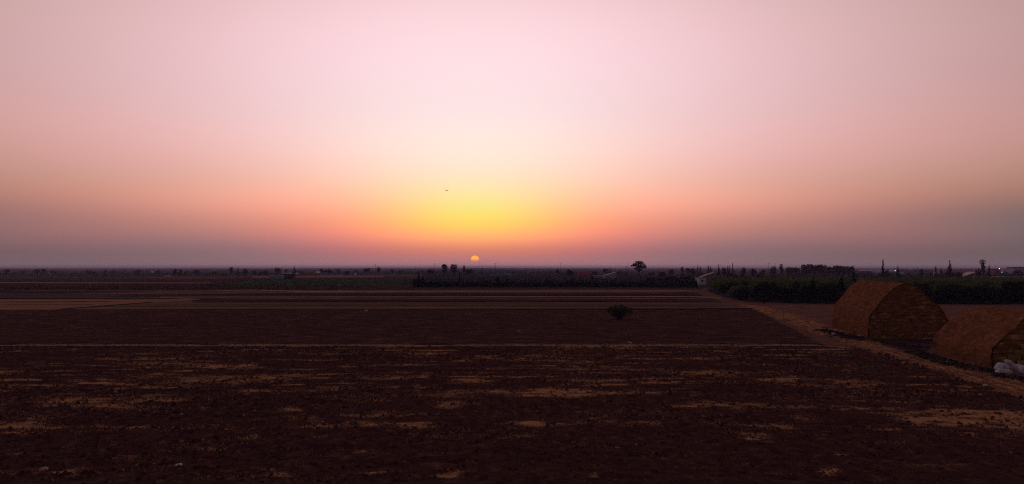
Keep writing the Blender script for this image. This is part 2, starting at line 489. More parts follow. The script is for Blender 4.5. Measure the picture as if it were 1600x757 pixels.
# the dirt track past the stacks
TR = [(1120, 470.5, 2.0), (1160, 476, 2.8), (1200, 486, 3.4), (1240, 500, 3.6), (1290, 519, 3.4), (1340, 535.5, 3.3), (1400, 553, 3.3), (1470, 573, 3.4),
      (1540, 594, 3.6), (1600, 612, 3.9), (1800, 668, 4.2)]
cp = [(at(x, y), w) for x, y, w in TR]
dense = []
for i in range(len(cp) - 1):
    for k in range(8):
        t = k / 8
        dense.append((cp[i][0].lerp(cp[i + 1][0], t), cp[i][1] * (1 - t) + cp[i + 1][1] * t))
dense.append(cp[-1])
L_edge, R_edge = [], []
for i, (p, w) in enumerate(dense):
    d = (dense[min(i + 1, len(dense) - 1)][0] - dense[max(i - 1, 0)][0]).normalized()
    nrm = Vector((-d.y, d.x, 0))
    if nrm.x > 0:
        nrm = -nrm
    j1 = 0.5 * (mnoise.noise(Vector((i * 0.45, 3, 1))))
    j2 = 0.9 * (mnoise.noise(Vector((i * 0.5, 9, 1))))
    w *= 0.84
    L_edge.append(p + nrm * (w / 2 + j1))
    R_edge.append(p - nrm * (w / 2 + j2))
tv, tf = [], []
NS = 20
wear = []
for i in range(len(dense)):
    for s in range(NS + 1):
        q = L_edge[i].lerp(R_edge[i], s / NS)
        rut = -0.05 * (math.exp(-((s / NS - 0.3) / 0.07) ** 2) + math.exp(-((s / NS - 0.68) / 0.07) ** 2))
        wear.append(max(math.exp(-((s / NS - 0.3) / 0.09) ** 2), math.exp(-((s / NS - 0.68) / 0.09) ** 2)) * (0.75 + 0.5 * mnoise.noise(Vector((q.x * .5, q.y * .35, 4)))))
        edge = 0.0 if s in (0, NS) else 0.09 + rut + 0.03 * mnoise.noise(Vector((q.x * 0.7, q.y * 0.7, 0)))
        tv.append((q.x, q.y, 0.016 + edge))
for i in range(len(dense) - 1):
    for s in range(NS):
        a = i * (NS + 1) + s
        tf.append((a, a + 1, a + NS + 2, a + NS + 1))
tm = MB()
tm.add(tv, tf)
tme = tm.mesh("dirt_track", True)
if tme.polygons[0].normal.z < 0:
    tme.flip_normals()
tme.attributes.new("wear", "FLOAT", "POINT").data.foreach_set("value", np.array(wear, dtype=np.float32))
tag(obj("dirt_track", tme, M["track"]), kind="structure")
ly = np.array([p.y for p in L_edge][::-1])
lx = np.array([p.x for p in L_edge][::-1])


def track_left(y):
    return np.interp(y, ly, lx)


# straw patches lying on the near field: px, py, half width, half height, strength
PATCH = [(18, 551, 20, 1.2, .5), (112, 549.5, 10, 1, .6), (339, 576, 13, 2.5, .9), (375, 575, 15, 3, .9), (250, 590, 45, 4, .45),
 (310, 596, 36, 4, .7), (372, 596, 42, 4, .85), (146, 597, 40, 3, .6), (8, 600, 10, 2, .6), (125, 629, 58, 4, .9), (85, 640, 52, 4, .5),
 (180, 640, 40, 4, .6), (232, 629, 44, 2.5, .8), (238, 620, 24, 2, .55), (40, 669, 44, 4, .95), (12, 680, 14, 3, .6), (137, 670, 52, 2.5, .6),
 (200, 673, 15, 2, .6), (59, 657, 11, 2, .6), (5, 716, 8, 2, .5), (200, 718, 30, 3, .4), (35, 742, 28, 3, .5), (96, 741, 12, 2.5, .7),
 (388, 689, 15, 2, .55), (430, 592, 32, 3.5, .8), (635, 574, 36, 2.5, .6), (540, 577, 22, 1.5, .6), (598, 594, 30, 3, .7), (660, 593, 14, 2, .6),
 (731, 598, 22, 3, .75), (754, 560, 12, 2, .7), (722, 566, 12, 1.5, .6), (775, 617, 28, 4.5, .7), (635, 609, 14, 3.5, .6), (700, 637, 35, 4.5, .5),
 (588, 649, 54, 2.5, .6), (552, 670, 58, 3.5, .8), (640, 671, 28, 3, .9), (462, 643, 18, 2.5, .6), (408, 685, 10, 2, .8), (434, 742, 28, 4, 1),
 (596, 742, 30, 2.5, .6), (680, 742, 30, 2.5, .7), (573, 713, 12, 2, .6), (817, 564, 19, 3, .8), (885, 569, 44, 2.5, .6), (877, 576, 80, 1.2, .7),
 (1011, 582, 44, 2.5, .7), (1107, 587, 46, 3.5, .7), (818, 620, 20, 5, .8), (876, 617, 42, 5, 1.1), (950, 617, 7, 3, .9), (967, 617, 7, 3, .9), (999, 617, 14, 3, .7),
 (1067, 620, 12, 2, .7), (1130, 639, 70, 3, .85), (1086, 639, 24, 3, .9), (850, 670, 54, 3.5, .9), (935, 664, 20, 4.5, .7), (835, 687, 20, 3.5, .5),
 (1010, 670, 48, 3.5, .5), (1180, 672, 24, 3.5, .75), (1178, 689, 14, 3, .6), (1042, 720, 12, 2, .6), (913, 746, 12, 2, .7), (917, 599, 14, 2.5, .7),
 (983, 599, 10, 2, .7), (1240, 599, 42, 3, .9), (1325, 604, 48, 4, .75), (1392, 605, 12, 3, .6), (1370, 642, 52, 2.5, .7), (1402, 631, 18, 2.5, .5),
 (1520, 655, 84, 12, 1.05), (1590, 672, 30, 6, .7), (1450, 658, 24, 4, .9), (1403, 673, 50, 2.5, .75), (1252, 656, 18, 4, .65), (1218, 669, 22, 3.5, .7),
 (1293, 746, 15, 4, .8), (1498, 682, 11, 2, .55), (1323, 719, 8, 1.5, .6), (1260, 630, 30, 2, .4), (1345, 630, 28, 1.5, .45), (1100, 600, 40, 2, .3),
 (690, 620, 50, 6, .35), (1120, 667, 60, 5, .35), (960, 650, 60, 5, .35), (560, 625, 60, 6, .3), (500, 655, 60, 5, .3), (1240, 640, 50, 3, .4)]
PW = []
for (px, py, hw, hh, s) in PATCH:
    c = at(px, py)
    PW.append((c.x, c.y, hw / F * c.y * 1.1, max(0.35, (at(px, py - hh).y - at(px, py + hh).y) / 2 * 1.15), s))


def straw_density(x, y):
    d = np.zeros_like(x, dtype=float)
    wx = x + (vnoise(x, y, 3, 3, 4) - 0.5) * 3.0
    wy = y + (vnoise(x, y, 5, 2.5, 5) - 0.5) * 3.0
    for (cx, cy, rx, ry, s) in PW:
        q = ((wx - cx) / rx) ** 2 + ((wy - cy) / ry) ** 2
        near = q < 5
        d[near] = np.maximum(d[near], s * np.exp(-q[near] * 0.75))
    bgn = vnoise(x, y, 5.0, 0.9, 2, 5)
    zone = vnoise(x, y, 40, 14, 8, 2)
    d = np.maximum(d, np.clip((bgn - 0.54) * 5.5, 0, 1) * np.clip((zone - 0.3) * 3, 0.2, 1) * 0.8 * np.clip((y - 36) / 18, 0.25, 1))
    tex = 0.5 * vnoise(x, y, 2.2, 0.6, 6, 4) + 0.5 * vnoise(x, y, 0.9, 0.7, 16, 3)
    return d * np.clip(0.35 + (tex - 0.38) * 4.6, 0.0, 1.5)


def clod_field(name, x0, x1, y0, y1, step, amp, m, right_of_px=None, seed=1, stepy=None):
    stepy = stepy or step
    xs = np.arange(x0, x1, step)
    ys = np.arange(y0, y1 + stepy, stepy)
    Xg, Yg = np.meshgrid(xs, ys)
    n1 = vnoise(Xg, Yg, 1.1, 0.6, seed, 3)
    n2 = vnoise(Xg, Yg, 14, 8, seed + 3, 2)
    rows = 0.5 + 0.5 * np.sin(Yg * 2 * math.pi / 1.15 + 1.5 * vnoise(Xg, Yg, 30, 10, seed + 5, 1))
    Zg = 0.02 + amp * (0.85 * n1 + 0.05 * rows) + 0.10 * n2 * amp / 0.16
    if right_of_px is not None:
        lim = right_of_px(Yg)
        Xg = np.minimum(Xg, lim)
        Zg = 0.012 + (Zg - 0.012) * np.clip((lim - Xg) / 1.2, 0, 1)
    edge = np.clip(np.minimum(Yg - ys[0], ys[-1] - Yg) / 0.8, 0, 1)
    Zg = 0.012 + (Zg - 0.012) * edge
    ny, nx = Xg.shape
    v = np.stack([Xg, Yg, Zg], -1).reshape(-1, 3)
    idx = np.arange(nx * ny).reshape(ny, nx)
    f = np.stack([idx[:-1, :-1], idx[:-1, 1:], idx[1:, 1:], idx[1:, :-1]], -1).reshape(-1, 4)
    w = Xg[:-1, 1:] - Xg[:-1, :-1] + Xg[1:, 1:] - Xg[1:, :-1]
    f = f[(w.reshape(-1) > 1e-4)]
    me = fast_mesh(name, v, f, 4, True)
    return obj(name, me, m), v


yb = at(800, 541.8).y
nf, nv = clod_field("near_ploughed_field", -66, 60, 26, yb, 0.22, 0.17, M["near_soil"], track_left, 1, 0.20)
att = nf.data.attributes.new("straw", "FLOAT", "POINT")
if len(nf.data.vertices) == len(nv):
    att.data.foreach_set("value", np.clip(straw_density(nv[:, 0], nv[:, 1]), 0, 1).astype(np.float32))
tag(nf, kind="structure")


def mid_lim(y):
    a, b = at(1180, 484), at(1290, 541)
    return np.minimum(np.interp(y, [b.y, a.y], [b.x, a.x]), track_left(y))


mf, _ = clod_field("ploughed_field", -130, 60, yb + 1.6, at(800, 485).y, 0.6, 0.20, M["mid_soil"], mid_lim, 7, 0.5)
tag(mf, kind="structure")
a, b = at(-200, 541.4), at(1275, 541.0)
gp = MB()
q_ = []
for k_ in range(121):
    x_ = -82 + (b.x + 82) * k_ / 120
    w0 = 0.22 * mnoise.noise(Vector((x_ * 0.12, 1, 1)))
    w1 = 1.05 + 0.4 * mnoise.noise(Vector((x_ * 0.3, 7, 1)))
    q_.append((x_, yb + 0.1 + w0, 0.02))
    q_.append((x_, yb + 0.1 + w0 + w1, 0.02))
gp.add(q_, [(2 * k_, 2 * k_ + 2, 2 * k_ + 3, 2 * k_ + 1) for k_ in range(120)])
tag(gp.build("grass_baulk", M["strip"]), kind="structure")


def blades(name, P, h, w, m, lean=0.5, nb=4, z0=0.0):
    """tufts of dry blades at the points P (N,2)"""
    n = len(P)
    c = np.repeat(P, nb, axis=0)
    N = len(c)
    ang = rng.uniform(0, 2 * math.pi, N)
    hh = np.repeat(np.broadcast_to(h, (n,)), nb) * rng.uniform(0.5, 1.2, N)
    off = rng.normal(size=(N, 2)) * np.repeat(np.broadcast_to(h, (n,)), nb)[:, None] * 0.35
    bx = c + off
    dirx, diry = np.cos(ang), np.sin(ang)
    ln = rng.uniform(0.1, lean * 2, N) * hh
    an2 = rng.uniform(0, 2 * math.pi, N)
    z = np.full(N, z0)
    v0 = np.stack([bx[:, 0] - dirx * w / 2, bx[:, 1] - diry * w / 2, z], 1)
    v1 = np.stack([bx[:, 0] + dirx * w / 2, bx[:, 1] + diry * w / 2, z], 1)
    v2 = np.stack([bx[:, 0] + np.cos(an2) * ln, bx[:, 1] + np.sin(an2) * ln, z + hh], 1)
    v = np.stack([v0, v1, v2], 1).reshape(-1, 3)
    return obj(name, fast_mesh(name, v, np.arange(3 * N).reshape(N, 3), 3), m)


# dry grass standing in the straw patches
NC = 420000
cx = rng.uniform(-64, 60, NC)
cy = 30 + (yb - 30) * rng.uniform(0, 1, NC) ** 0.9
keep = (abs(cx) < cy * 0.68 + 3) & (cx < track_left(cy) + 0.4)
cx, cy = cx[keep], cy[keep]
dd = straw_density(cx, cy)
keep = rng.uniform(0, 1, len(cx)) < np.clip((dd - 0.10) * 1.5, 0, 1) * 0.70
P = np.stack([cx[keep], cy[keep]], 1)
g = blades("dry_grass", P, rng.uniform(0.10, 0.24, len(P)), 0.045, M["dry_grass"], 0.7, 5, 0.05)
tag(g, "patches of dry straw coloured grass strewn in streaks over the near ploughed field", "dry grass", kind="stuff")
# loose single straws and soil clods over the whole near field
NB = 110000
cx = rng.uniform(-62, 60, NB)
cy = 30 + (yb - 30) * rng.uniform(0, 1, NB)
keep = (abs(cx) < cy * 0.66 + 2) & (cx < track_left(cy) - 0.3)
cx, cy = cx[keep], cy[keep]
keep = rng.uniform(0, 1, len(cx)) < np.clip((vnoise(cx, cy, 7, 2.2, 41, 4) - 0.40) * 4, 0.04, 1)
P = np.stack([cx[keep], cy[keep]], 1)
g = blades("loose_straw", P, rng.uniform(0.05, 0.12, len(P)), 0.045, M["dry_grass"], 0.9, 3, 0.10)
tag(g, "single loose straws and tiny dry tufts sprinkled over the near ploughed field", "straw", kind="stuff")


def clods(name, P_, smin, smax, m, z0):
    """small angular lumps of earth"""
    n_ = len(P_)
    base = np.array([(-1, -.8, -.3), (1, -.7, -.3), (.8, .9, -.3), (-.9, .8, -.3), (-.4, -.3, .75), (.5, -.2, .85), (.1, .5, .7)])
    fcs = np.array([(0, 1, 5), (0, 5, 4), (1, 2, 5), (2, 6, 5), (2, 3, 6), (3, 4, 6), (3, 0, 4), (4, 5, 6)])
    v_ = base[None] + rng.normal(size=(n_, 7, 3)) * 0.22
    th = rng.uniform(0, 6.28, n_)
    c_, s_ = np.cos(th)[:, None], np.sin(th)[:, None]
    xy = np.stack([v_[..., 0] * c_ - v_[..., 1] * s_, v_[..., 0] * s_ + v_[..., 1] * c_], -1)
    sz = smin + (smax - smin) * rng.uniform(0, 1, n_) ** 3
    v_ = np.concatenate([xy, v_[..., 2:]], -1) * sz[:, None, None]
    v_[..., 0] += P_[:, 0:1]
    v_[..., 1] += P_[:, 1:2]
    v_[..., 2] = np.maximum(v_[..., 2] + z0, 0.0)
    f_ = (fcs[None] + (np.arange(n_) * 7)[:, None, None]).reshape(-1, 3)
    return obj(name, fast_mesh(name, v_.reshape(-1, 3), f_, 3), m)


NB = 60000
cx = rng.uniform(-60, 60, NB)
cy = 29 + (yb - 30) * rng.uniform(0, 1, NB) ** 1.3
keep = (abs(cx) < cy * 0.66 + 2) & (cx < track_left(cy) - 0.3)
P = np.stack([cx[keep], cy[keep]], 1)
g = clods("soil_clods", P, 0.03, 0.17, M["clod"], 0.12)
tag(g, "clods of red brown soil turned up across the near ploughed field", "soil", kind="stuff")
# grass along the baulk and the edges of the track
n = 5000
P = np.stack([rng.uniform(-70, b.x, n), rng.uniform(yb - 0.1, yb + 1.0, n)], 1)
P = P[vnoise(P[:, 0], P[:, 1], 5, 5, 3, 2) > 0.38]
g = blades("dry_grass", P, rng.uniform(0.06, 0.26, len(P)), 0.05, M["pale_grass"], 0.5, 5, 0.02)
tag(g, "thin straight line of dry grass dividing the two ploughed fields", "dry grass", kind="stuff")
e = []
for (A, B_) in ((L_edge, -1), (R_edge, 1)):
    for i in range(10, len(A) - 1):
        ds = (A[i + 1] - A[i]).length
        for k in range(int(ds * 13)):
            q = A[i].lerp(A[i + 1], random.random())
            e.append((q.x + random.gauss(0, 0.45), q.y + random.gauss(0, 0.45)))
for i in range(8, len(L_edge) - 1):
    for k in range(int((L_edge[i + 1] - L_edge[i]).length * 14)):
        q = L_edge[i].lerp(L_edge[i + 1], random.random()).lerp(R_edge[i], random.gauss(0.49, 0.06))
        e.append((q.x, q.y))
P = np.array(e)
P = P[(vnoise(P[:, 0], P[:, 1], 4, 4, 13, 2) > 0.42)]
g = blades("dry_grass", P, rng.uniform(0.12, 0.3, len(P)), 0.05, M["dry_grass"], 0.5, 5, 0.03)
tag(g, "ragged dry grass along both edges and the middle of the dirt track", "dry grass", kind="stuff")


n = 20000
P = np.stack([rng.uniform(-110, 55, n), rng.uniform(yb + 2, at(800, 486).y, n)], 1)
P = P[(P[:, 0] < mid_lim(P[:, 1]) - 0.3) & (vnoise(P[:, 0], P[:, 1], 9, 1.6, 31, 4) > 0.52)]
g = blades("dry_grass", P, 0.12, 0.06, M["dry_grass"], 0.7, 4, 0.10)
tag(g, "thin scattered straw on the dark middle ploughed field", "dry grass", kind="stuff")


n = 16000
cy = rng.uniform(68, 190, n)
cx = rng.uniform(24, 110, n)
P = np.stack([cx, cy], 1)
rt = np.interp(cy, np.array([p.y for p in R_edge][::-1]), np.array([p.x for p in R_edge][::-1]))
P = P[(cx > rt + 0.3) & (cx < cy * 0.68) & (vnoise(cx, cy, 7, 2.2, 51, 4) > 0.57)]
g = blades("dry_grass", P, rng.uniform(0.06, 0.2, len(P)), 0.06, M["dry_grass"], 0.7, 4, 0.0)
tag(g, "patchy dry grass on the bare ground around the two haystacks", "dry grass", kind="stuff")


def weed_patch(spots, dens, h, label):
    pts = []
    for (px, py, hw, hh) in spots:
        c = at(px, py)
        rx, ry = hw / F * c.y, max(0.3, (at(px, py - hh).y - at(px, py + hh).y) / 2)
        for _ in range(int(dens * rx * ry * 3.14)):
            a_ = random.uniform(0, 6.28)
            r_ = math.sqrt(random.random())
            pts.append((c.x + rx * r_ * math.cos(a_), c.y + ry * r_ * math.sin(a_)))
    P_ = np.array(pts)
    P_ = P_[vnoise(P_[:, 0], P_[:, 1], 1.6, 1.2, 21, 2) > 0.42]
    o_ = blades("weeds", P_, h, 0.07, M["weed"], 0.7, 5, 0.08)
    return tag(o_, label, "weeds", kind="stuff")


weed_patch([(1385, 576, 42, 6), (1350, 571, 16, 3)], 12, 0.16, "green weeds on the ploughed soil left of the dirt track")
weed_patch([(1240, 550, 46, 4), (1190, 556, 34, 2), (1330, 548, 20, 2)], 4, 0.16, "faint green weeds beside the bend of the dirt track")
weed_patch([(1575, 634, 30, 3), (1560, 640, 22, 2)], 10, 0.14, "green fringe of weeds above the big straw patch on the right")
weed_patch([(888, 738, 8, 4), (835, 746, 10, 2), (1080, 737, 6, 3)], 40, 0.10, "small bluish green weeds near the bottom of the picture")
weed_patch([(300, 590, 60, 5), (700, 600, 60, 6), (940, 570, 40, 3), (500, 560, 30, 4), (1180, 600, 50, 5)], 2.0, 0.10, "sparse green sprouts scattered among the dry patches")

# ------------------------------------------------------------------ haystacks
def resample(profile, n):
    P_ = [Vector((x, z)) for x, z in profile]
    L_ = [0.0]
    for i in range(1, len(P_)):
        L_.append(L_[-1] + (P_[i] - P_[i - 1]).length)
    out = []
    for k in range(n + 1):
        s = L_[-1] * k / n
        out.append((float(np.interp(s, L_, [p.x for p in P_])), float(np.interp(s, L_, [p.y for p in P_]))))
    return out


def haystack(name, label, base, yaw, length, profile, profile_back, seed, ragged=0.0):
    root = empty(name, base, yaw, label, "haystack")
    n = 90
    rows_n = int(length / 0.25)
    A_, B_ = resample(profile, n), resample(profile_back, n)
    vs, fs = [], []
    for j in range(rows_n + 1):
        t = j / rows_n
        for i in range(n + 1):
            x = A_[i][0] * (1 - t) + B_[i][0] * t
            z = A_[i][1] * (1 - t) + B_[i][1] * t
            y = t * length
            nn = mnoise.noise(Vector((x * 0.55 + seed, y * 0.35, z * 0.55))) * 0.24 + mnoise.noise(Vector((x * 2.4, y * 1.6 + seed, z * 2.4))) * 0.07
            nn += mnoise.noise(Vector((x * 7, y * 5 + seed, z * 7))) * 0.03
            r = math.hypot(x, z) + 1e-6
            grounded = min(1.0, z / 0.5)
            yy = max(y, ragged * z * 0.24 + j * 0.01) if j < 8 else y
            if j == 0:
                yy = ragged * z * 0.24 - 0.12 + 0.10 * mnoise.noise(Vector((x * 1.7, seed, z * 1.7))) - ragged * 0.3 * mnoise.noise(Vector((i * 0.33, seed, 2)))
            vs.append((x + x / r * nn, yy, max(0.0, z + z / r * nn * grounded)))
    for j in range(rows_n):
        for i in range(n):
            p = j * (n + 1) + i
            fs.append((p, p + 1, p + n + 2, p + n + 1))
    # inner lip at the front and a closed back end
    fr = len(vs)
    for i in range(n + 1):
        x, z = A_[i]
        vs.append((x * 0.965, 0.35 + ragged * z * 0.24, z * 0.965))
    for i in range(n):
        fs.append((fr + i, fr + i + 1, i + 1, i))
    bk = rows_n * (n + 1)
    ctr = len(vs)
    vs.append((0, length + 0.05, 0.2))
    for i in range(n):
        fs.append((bk + i, bk + i + 1, ctr))
    b_ = MB()
    b_.add(vs, fs)
    b_.build("straw_cover", M["thatch"], root, True)
    # the gable: courses of pressed bales, one face
    b_ = MB()
    hmax = max(z for _, z in profile)
    ch = 0.42
    left = [(z, x) for x, z in A_ if x <= A_[int(np.argmax([q[1] for q in A_]))][0]]
    right = [(z, x) for x, z in A_ if x >= A_[int(np.argmax([q[1] for q in A_]))][0]][::-1]

    def lim(side, z):
        zz = [q[0] for q in side]
        xx = [q[1] for q in side]
        return float(np.interp(z, zz, xx))
    z = 0.0
    k = 0
    while z < hmax - 0.12:
        h = min(ch, hmax - 0.05 - z)
        xl = max(lim(left, z), lim(left, z + h)) * 0.975
        xr = min(lim(right, z), lim(right, z + h)) * 0.975
        x = xl
        first = True
        while x < xr - 0.05:
            w = random.uniform(0.75, 1.5) * (0.5 if first and k % 2 else 1.0)
            first = False
            x2 = min(x + w, xr)
            if xr - x2 < 0.3:
                x2 = xr
            dep = random.uniform(-0.07, 0.07) + (random.random() < 0.12) * random.uniform(-0.12, 0.03)
            if ragged and x > xl + 0.9:
                dep += ragged * random.uniform(-0.25, 0.25)
            xa0, xa1, xb0, xb1 = x + .003, x + .003, x2 - .003, x2 - .003
            if abs(x - xl) < 1e-6:
                xa0, xa1 = lim(left, z) * .975, lim(left, z + h) * .975
            if abs(x2 - xr) < 1e-6:
                xb0, xb1 = lim(right, z) * .975, lim(right, z + h) * .975
            d0 = dep * .6 + ragged * z * .24
            j_ = [random.uniform(-.012, .012) for _ in range(4)]
            za, zb = z + .002, z + h - .002
            sg = lambda xx, zz: 0.05 * mnoise.noise(Vector((xx * .6, zz * .8, seed))) if zz > .1 else 0.0
            b_.add([(xa0, d0 + j_[0], za + sg(xa0, za)), (xb0, d0 + j_[1], za + sg(xb0, za)), (xb0, d0 + .9, za), (xa0, d0 + .9, za), (xa1, d0 + j_[2], zb + sg(xa1, zb)), (xb1, d0 + j_[3], zb + sg(xb1, zb)), (xb1, d0 + .9, zb), (xa1, d0 + .9, zb)],
                   [(0, 3, 2, 1), (4, 5, 6, 7), (0, 1, 5, 4), (1, 2, 6, 5), (2, 3, 7, 6), (3, 0, 4, 7)])
            x = x2
        z += h
        k += 1
    gb = b_.build("bale_wall", M["bales"], root)
    bv = gb.modifiers.new("bevel", "BEVEL")
    bv.width = 0.018
    bv.segments = 2
    # loose stalks sticking out of the cover
    st_, q_ = [], 0
    for _ in range(5200):
        j = random.randrange(rows_n)
        i = random.randrange(2, n - 1)
        p = Vector(vs[j * (n + 1) + i]) + Vector((random.uniform(-.1, .1), random.uniform(-.15, .15), random.uniform(-.05, .05)))
        d = Vector((p.x, random.uniform(-1, 1) * abs(p.x) * .6, p.z)).normalized()
        t_ = Vector((random.uniform(-1, 1), random.uniform(-1, 1), random.uniform(-1.3, .4))).normalized()
        q = p + d * random.uniform(0.02, 0.12) + t_ * random.uniform(0.1, 0.35)
        sd_ = t_.cross(d).normalized() * random.uniform(0.012, 0.03)
        st_ += [p - sd_, p + sd_, q]
    v_ = np.array([tuple(p) for p in st_])
    v_[:, 2] = np.maximum(v_[:, 2], 0.0)
    for _ in range(9500):        # wisps hanging out between the courses
        zc = random.choice([q * ch for q in range(1, int(hmax / ch))]) + random.gauss(0, 0.05)
        xc = random.uniform(lim(left, zc), lim(right, zc)) * .96
        if mnoise.noise(Vector((xc * 0.9, zc * 1.1, seed))) < -0.05:
            continue
        p = Vector((xc, random.uniform(-.08, 0) + ragged * zc * .24, zc))
        t_ = Vector((random.uniform(-1, 1), random.uniform(-.5, 0), random.uniform(-.45, .12))).normalized()
        q = p + t_ * random.uniform(0.12, 0.38)
        sd_ = t_.cross(Vector((0, 1, 0))).normalized() * random.uniform(0.012, 0.028)
        st_ += [p - sd_, p + sd_, q]
    o_ = obj("loose_straw", fast_mesh("loose_straw", v_, np.arange(len(v_)).reshape(-1, 3), 3), M["wisps"], root)
    tag(o_, kind="stuff")
    return root


YAW = -math.radians(10.3)
P1 = [(-4.8, 0), (-4.85, 1.4), (-4.65, 2.7), (-4.25, 3.4), (-1.95, 6.3), (-1.2, 6.8), (-0.4, 7.02), (0.45, 6.92), (1.2, 6.5), (3.0, 4.7), (4.15, 3.35), (4.45, 2.5), (4.5, 1.3), (4.45, 0)]
c1 = at(1356, 529.5)
axis = Vector((math.sin(-YAW), math.cos(-YAW), 0))
perp = Vector((math.cos(-YAW), -math.sin(-YAW), 0))
b1 = c1 + perp * 4.85
haystack("haystack", "tall barn shaped straw stack with flat gable of bale courses, beyond the near stack", (b1.x, b1.y, 0), YAW, 21.5, P1, P1, 3.0)
P2 = [(-4.95, 0), (-5.05, 1.0), (-4.8, 1.7), (-2.3, 4.25), (-1.3, 4.85), (0, 5.05), (1.3, 4.85), (2.3, 4.25), (4.8, 1.7), (5.05, 1.0), (4.95, 0)]
P2b = [(x * 0.98, z * 0.955) for x, z in P2]
c2 = at(1551, 577)
b2 = c2 + perp * 5.0
S2 = haystack("haystack", "nearer straw stack with a broken gable end, cut off by the right edge", (b2.x, b2.y, 0), YAW, 16.0, P2, P2b, 8.0, 1.0)


def bale_mesh(L=1.0, D=0.5, H=0.42):
    b_ = MB()
    nx, ny, nz = 8, 4, 4
    # a box grid with puffed, ragged faces
    idx = {}
    vs, fs = [], []

    def vid(i, j, k):
        if (i, j, k) not in idx:
            x, y, z = i / nx - .5, j / ny - .5, k / nz
            pf = 0.03 * mnoise.noise(Vector((x * 5, y * 5, z * 5)))
            pinch = 1 - 0.05 * (abs(abs(x) - 0.2) < 0.07)
            cr = 1 - 0.06 * (max(abs(x) * 2, 0) ** 6)
            idx[(i, j, k)] = len(vs)
            vs.append((x * L * (1 - 0.04 * (abs(2 * y) ** 6)), (y * D * pinch * cr) + pf, z * H * (pinch if k == nz else 1) * (cr if k == nz else 1) + (pf if k else 0)))
        return idx[(i, j, k)]
    for i in range(nx):
        for j in range(ny):
            fs.append((vid(i, j, 0), vid(i, j + 1, 0), vid(i + 1, j + 1, 0), vid(i + 1, j, 0)))
            fs.append((vid(i, j, nz), vid(i + 1, j, nz), vid(i + 1, j + 1, nz), vid(i, j + 1, nz)))
        for k in range(nz):
            fs.append((vid(i, 0, k), vid(i + 1, 0, k), vid(i + 1, 0, k + 1), vid(i, 0, k + 1)))
            fs.append((vid(i, ny, k), vid(i, ny, k + 1), vid(i + 1, ny, k + 1), vid(i + 1, ny, k)))
    for j in range(ny):
        for k in range(nz):
            fs.append((vid(0, j, k), vid(0, j, k + 1), vid(0, j + 1, k + 1), vid(0, j + 1, k)))
            fs.append((vid(nx, j, k), vid(nx, j + 1, k), vid(nx, j + 1, k + 1), vid(nx, j, k + 1)))
    b_.add(vs, fs)
    return b_.mesh("straw_bale", True)


bm_ = bale_mesh()
bm_.materials.append(M["green_bale"])
# steps of bales left in the broken end: (across from the stack's left corner, course, out in front)
steps = [(0.95, 0, -0.30), (2.0, 0, -0.34), (3.05, 0, -0.32), (4.1, 0, -0.30), (1.2, 1, -0.30), (2.3, 1, -0.33), (3.4, 1, -0.28), (1.75, 2, -0.27), (2.9, 2, -0.31), (2.3, 3, -0.29),
         (3.5, 3, -0.30), (2.9, 4, -0.28)]
for i, (u, c, out) in enumerate(steps):
    p = c2 + perp * (u + random.uniform(-.05, .05)) + axis * (out + c * 0.10)
    o = bpy.data.objects.new("straw_bale", bm_)
    COL.objects.link(o)
    o.location = (p.x, p.y, 0.0 + c * 0.43)
    o.rotation_euler = (0, 0, YAW + random.uniform(-.08, .08))
    tag(o, "weathered straw bale in the stepped broken end of the nearer stack", "straw bale", "bales stepped up the broken gable of the nearer stack")

# ------------------------------------------------------------------ sacks and scraps
def sack(name, loc, L, W, H, rz, tilt, label, seed, m=None, fold=0.11, group=None, cat="sack"):
    vs, fs = [], []
    nu, nv_ = 28, 20
    for i in range(nu + 1):
        t = -1 + 2 * i / nu
        r = max(0.0, 1 - abs(t) ** 7.0) ** 0.5
        for j in range(nv_):
            a_ = 2 * math.pi * j / nv_
            ca, sa_ = math.cos(a_), math.sin(a_)
            px_, pz_ = math.copysign(abs(ca) ** 0.8, ca), math.copysign(abs(sa_) ** 1.1, sa_)
            if r < 1e-3:
                px_ = pz_ = 0
            wr = 1 + fold * 2.2 * mnoise.noise(Vector((t * 2.2 + seed, ca * 1.3, sa_ * 1.3))) + fold * mnoise.noise(Vector((t * 7 + seed, ca * 3, sa_ * 3)))
            gat = 1 - 0.55 * max(0.0, abs(t) - 0.6) / 0.4
            crease = 0.035 * math.sin(a_ * 5 + 4 * mnoise.noise(Vector((t * 3, seed, 0)))) * (0.4 + abs(t))
            sag = -0.10 * H * (1 - t * t) * math.sin(seed)
            vs.append((t * L / 2, px_ * r * W / 2 * (wr + crease), pz_ * r * H / 2 * gat * (wr + crease) + sag))
    for i in range(nu):
        for j in range(nv_):
            fs.append((i * nv_ + j, i * nv_ + (j + 1) % nv_, (i + 1) * nv_ + (j + 1) % nv_, (i + 1) * nv_ + j))
    b_ = MB()
    b_.add(vs, fs)
    o_ = b_.build(name, m or M["sack"], None, True)
    o_.location = loc
    o_.rotation_euler = (0, tilt, rz)
    return tag(o_, label, cat, group)


k = at(1585, 586).y / F      # metres per photo pixel here


def sk(px, py, Lpx, Wm, H, rz, tilt, label, seed, dy=0.0, lift=0.0):
    g_ = at(px, 586 + dy)
    z_ = max(0.0, (586 + dy - py) * g_.y / F)
    return sack("woven_sack", (g_.x, g_.y, z_), Lpx * k, Wm, H, rz, tilt, label, seed)


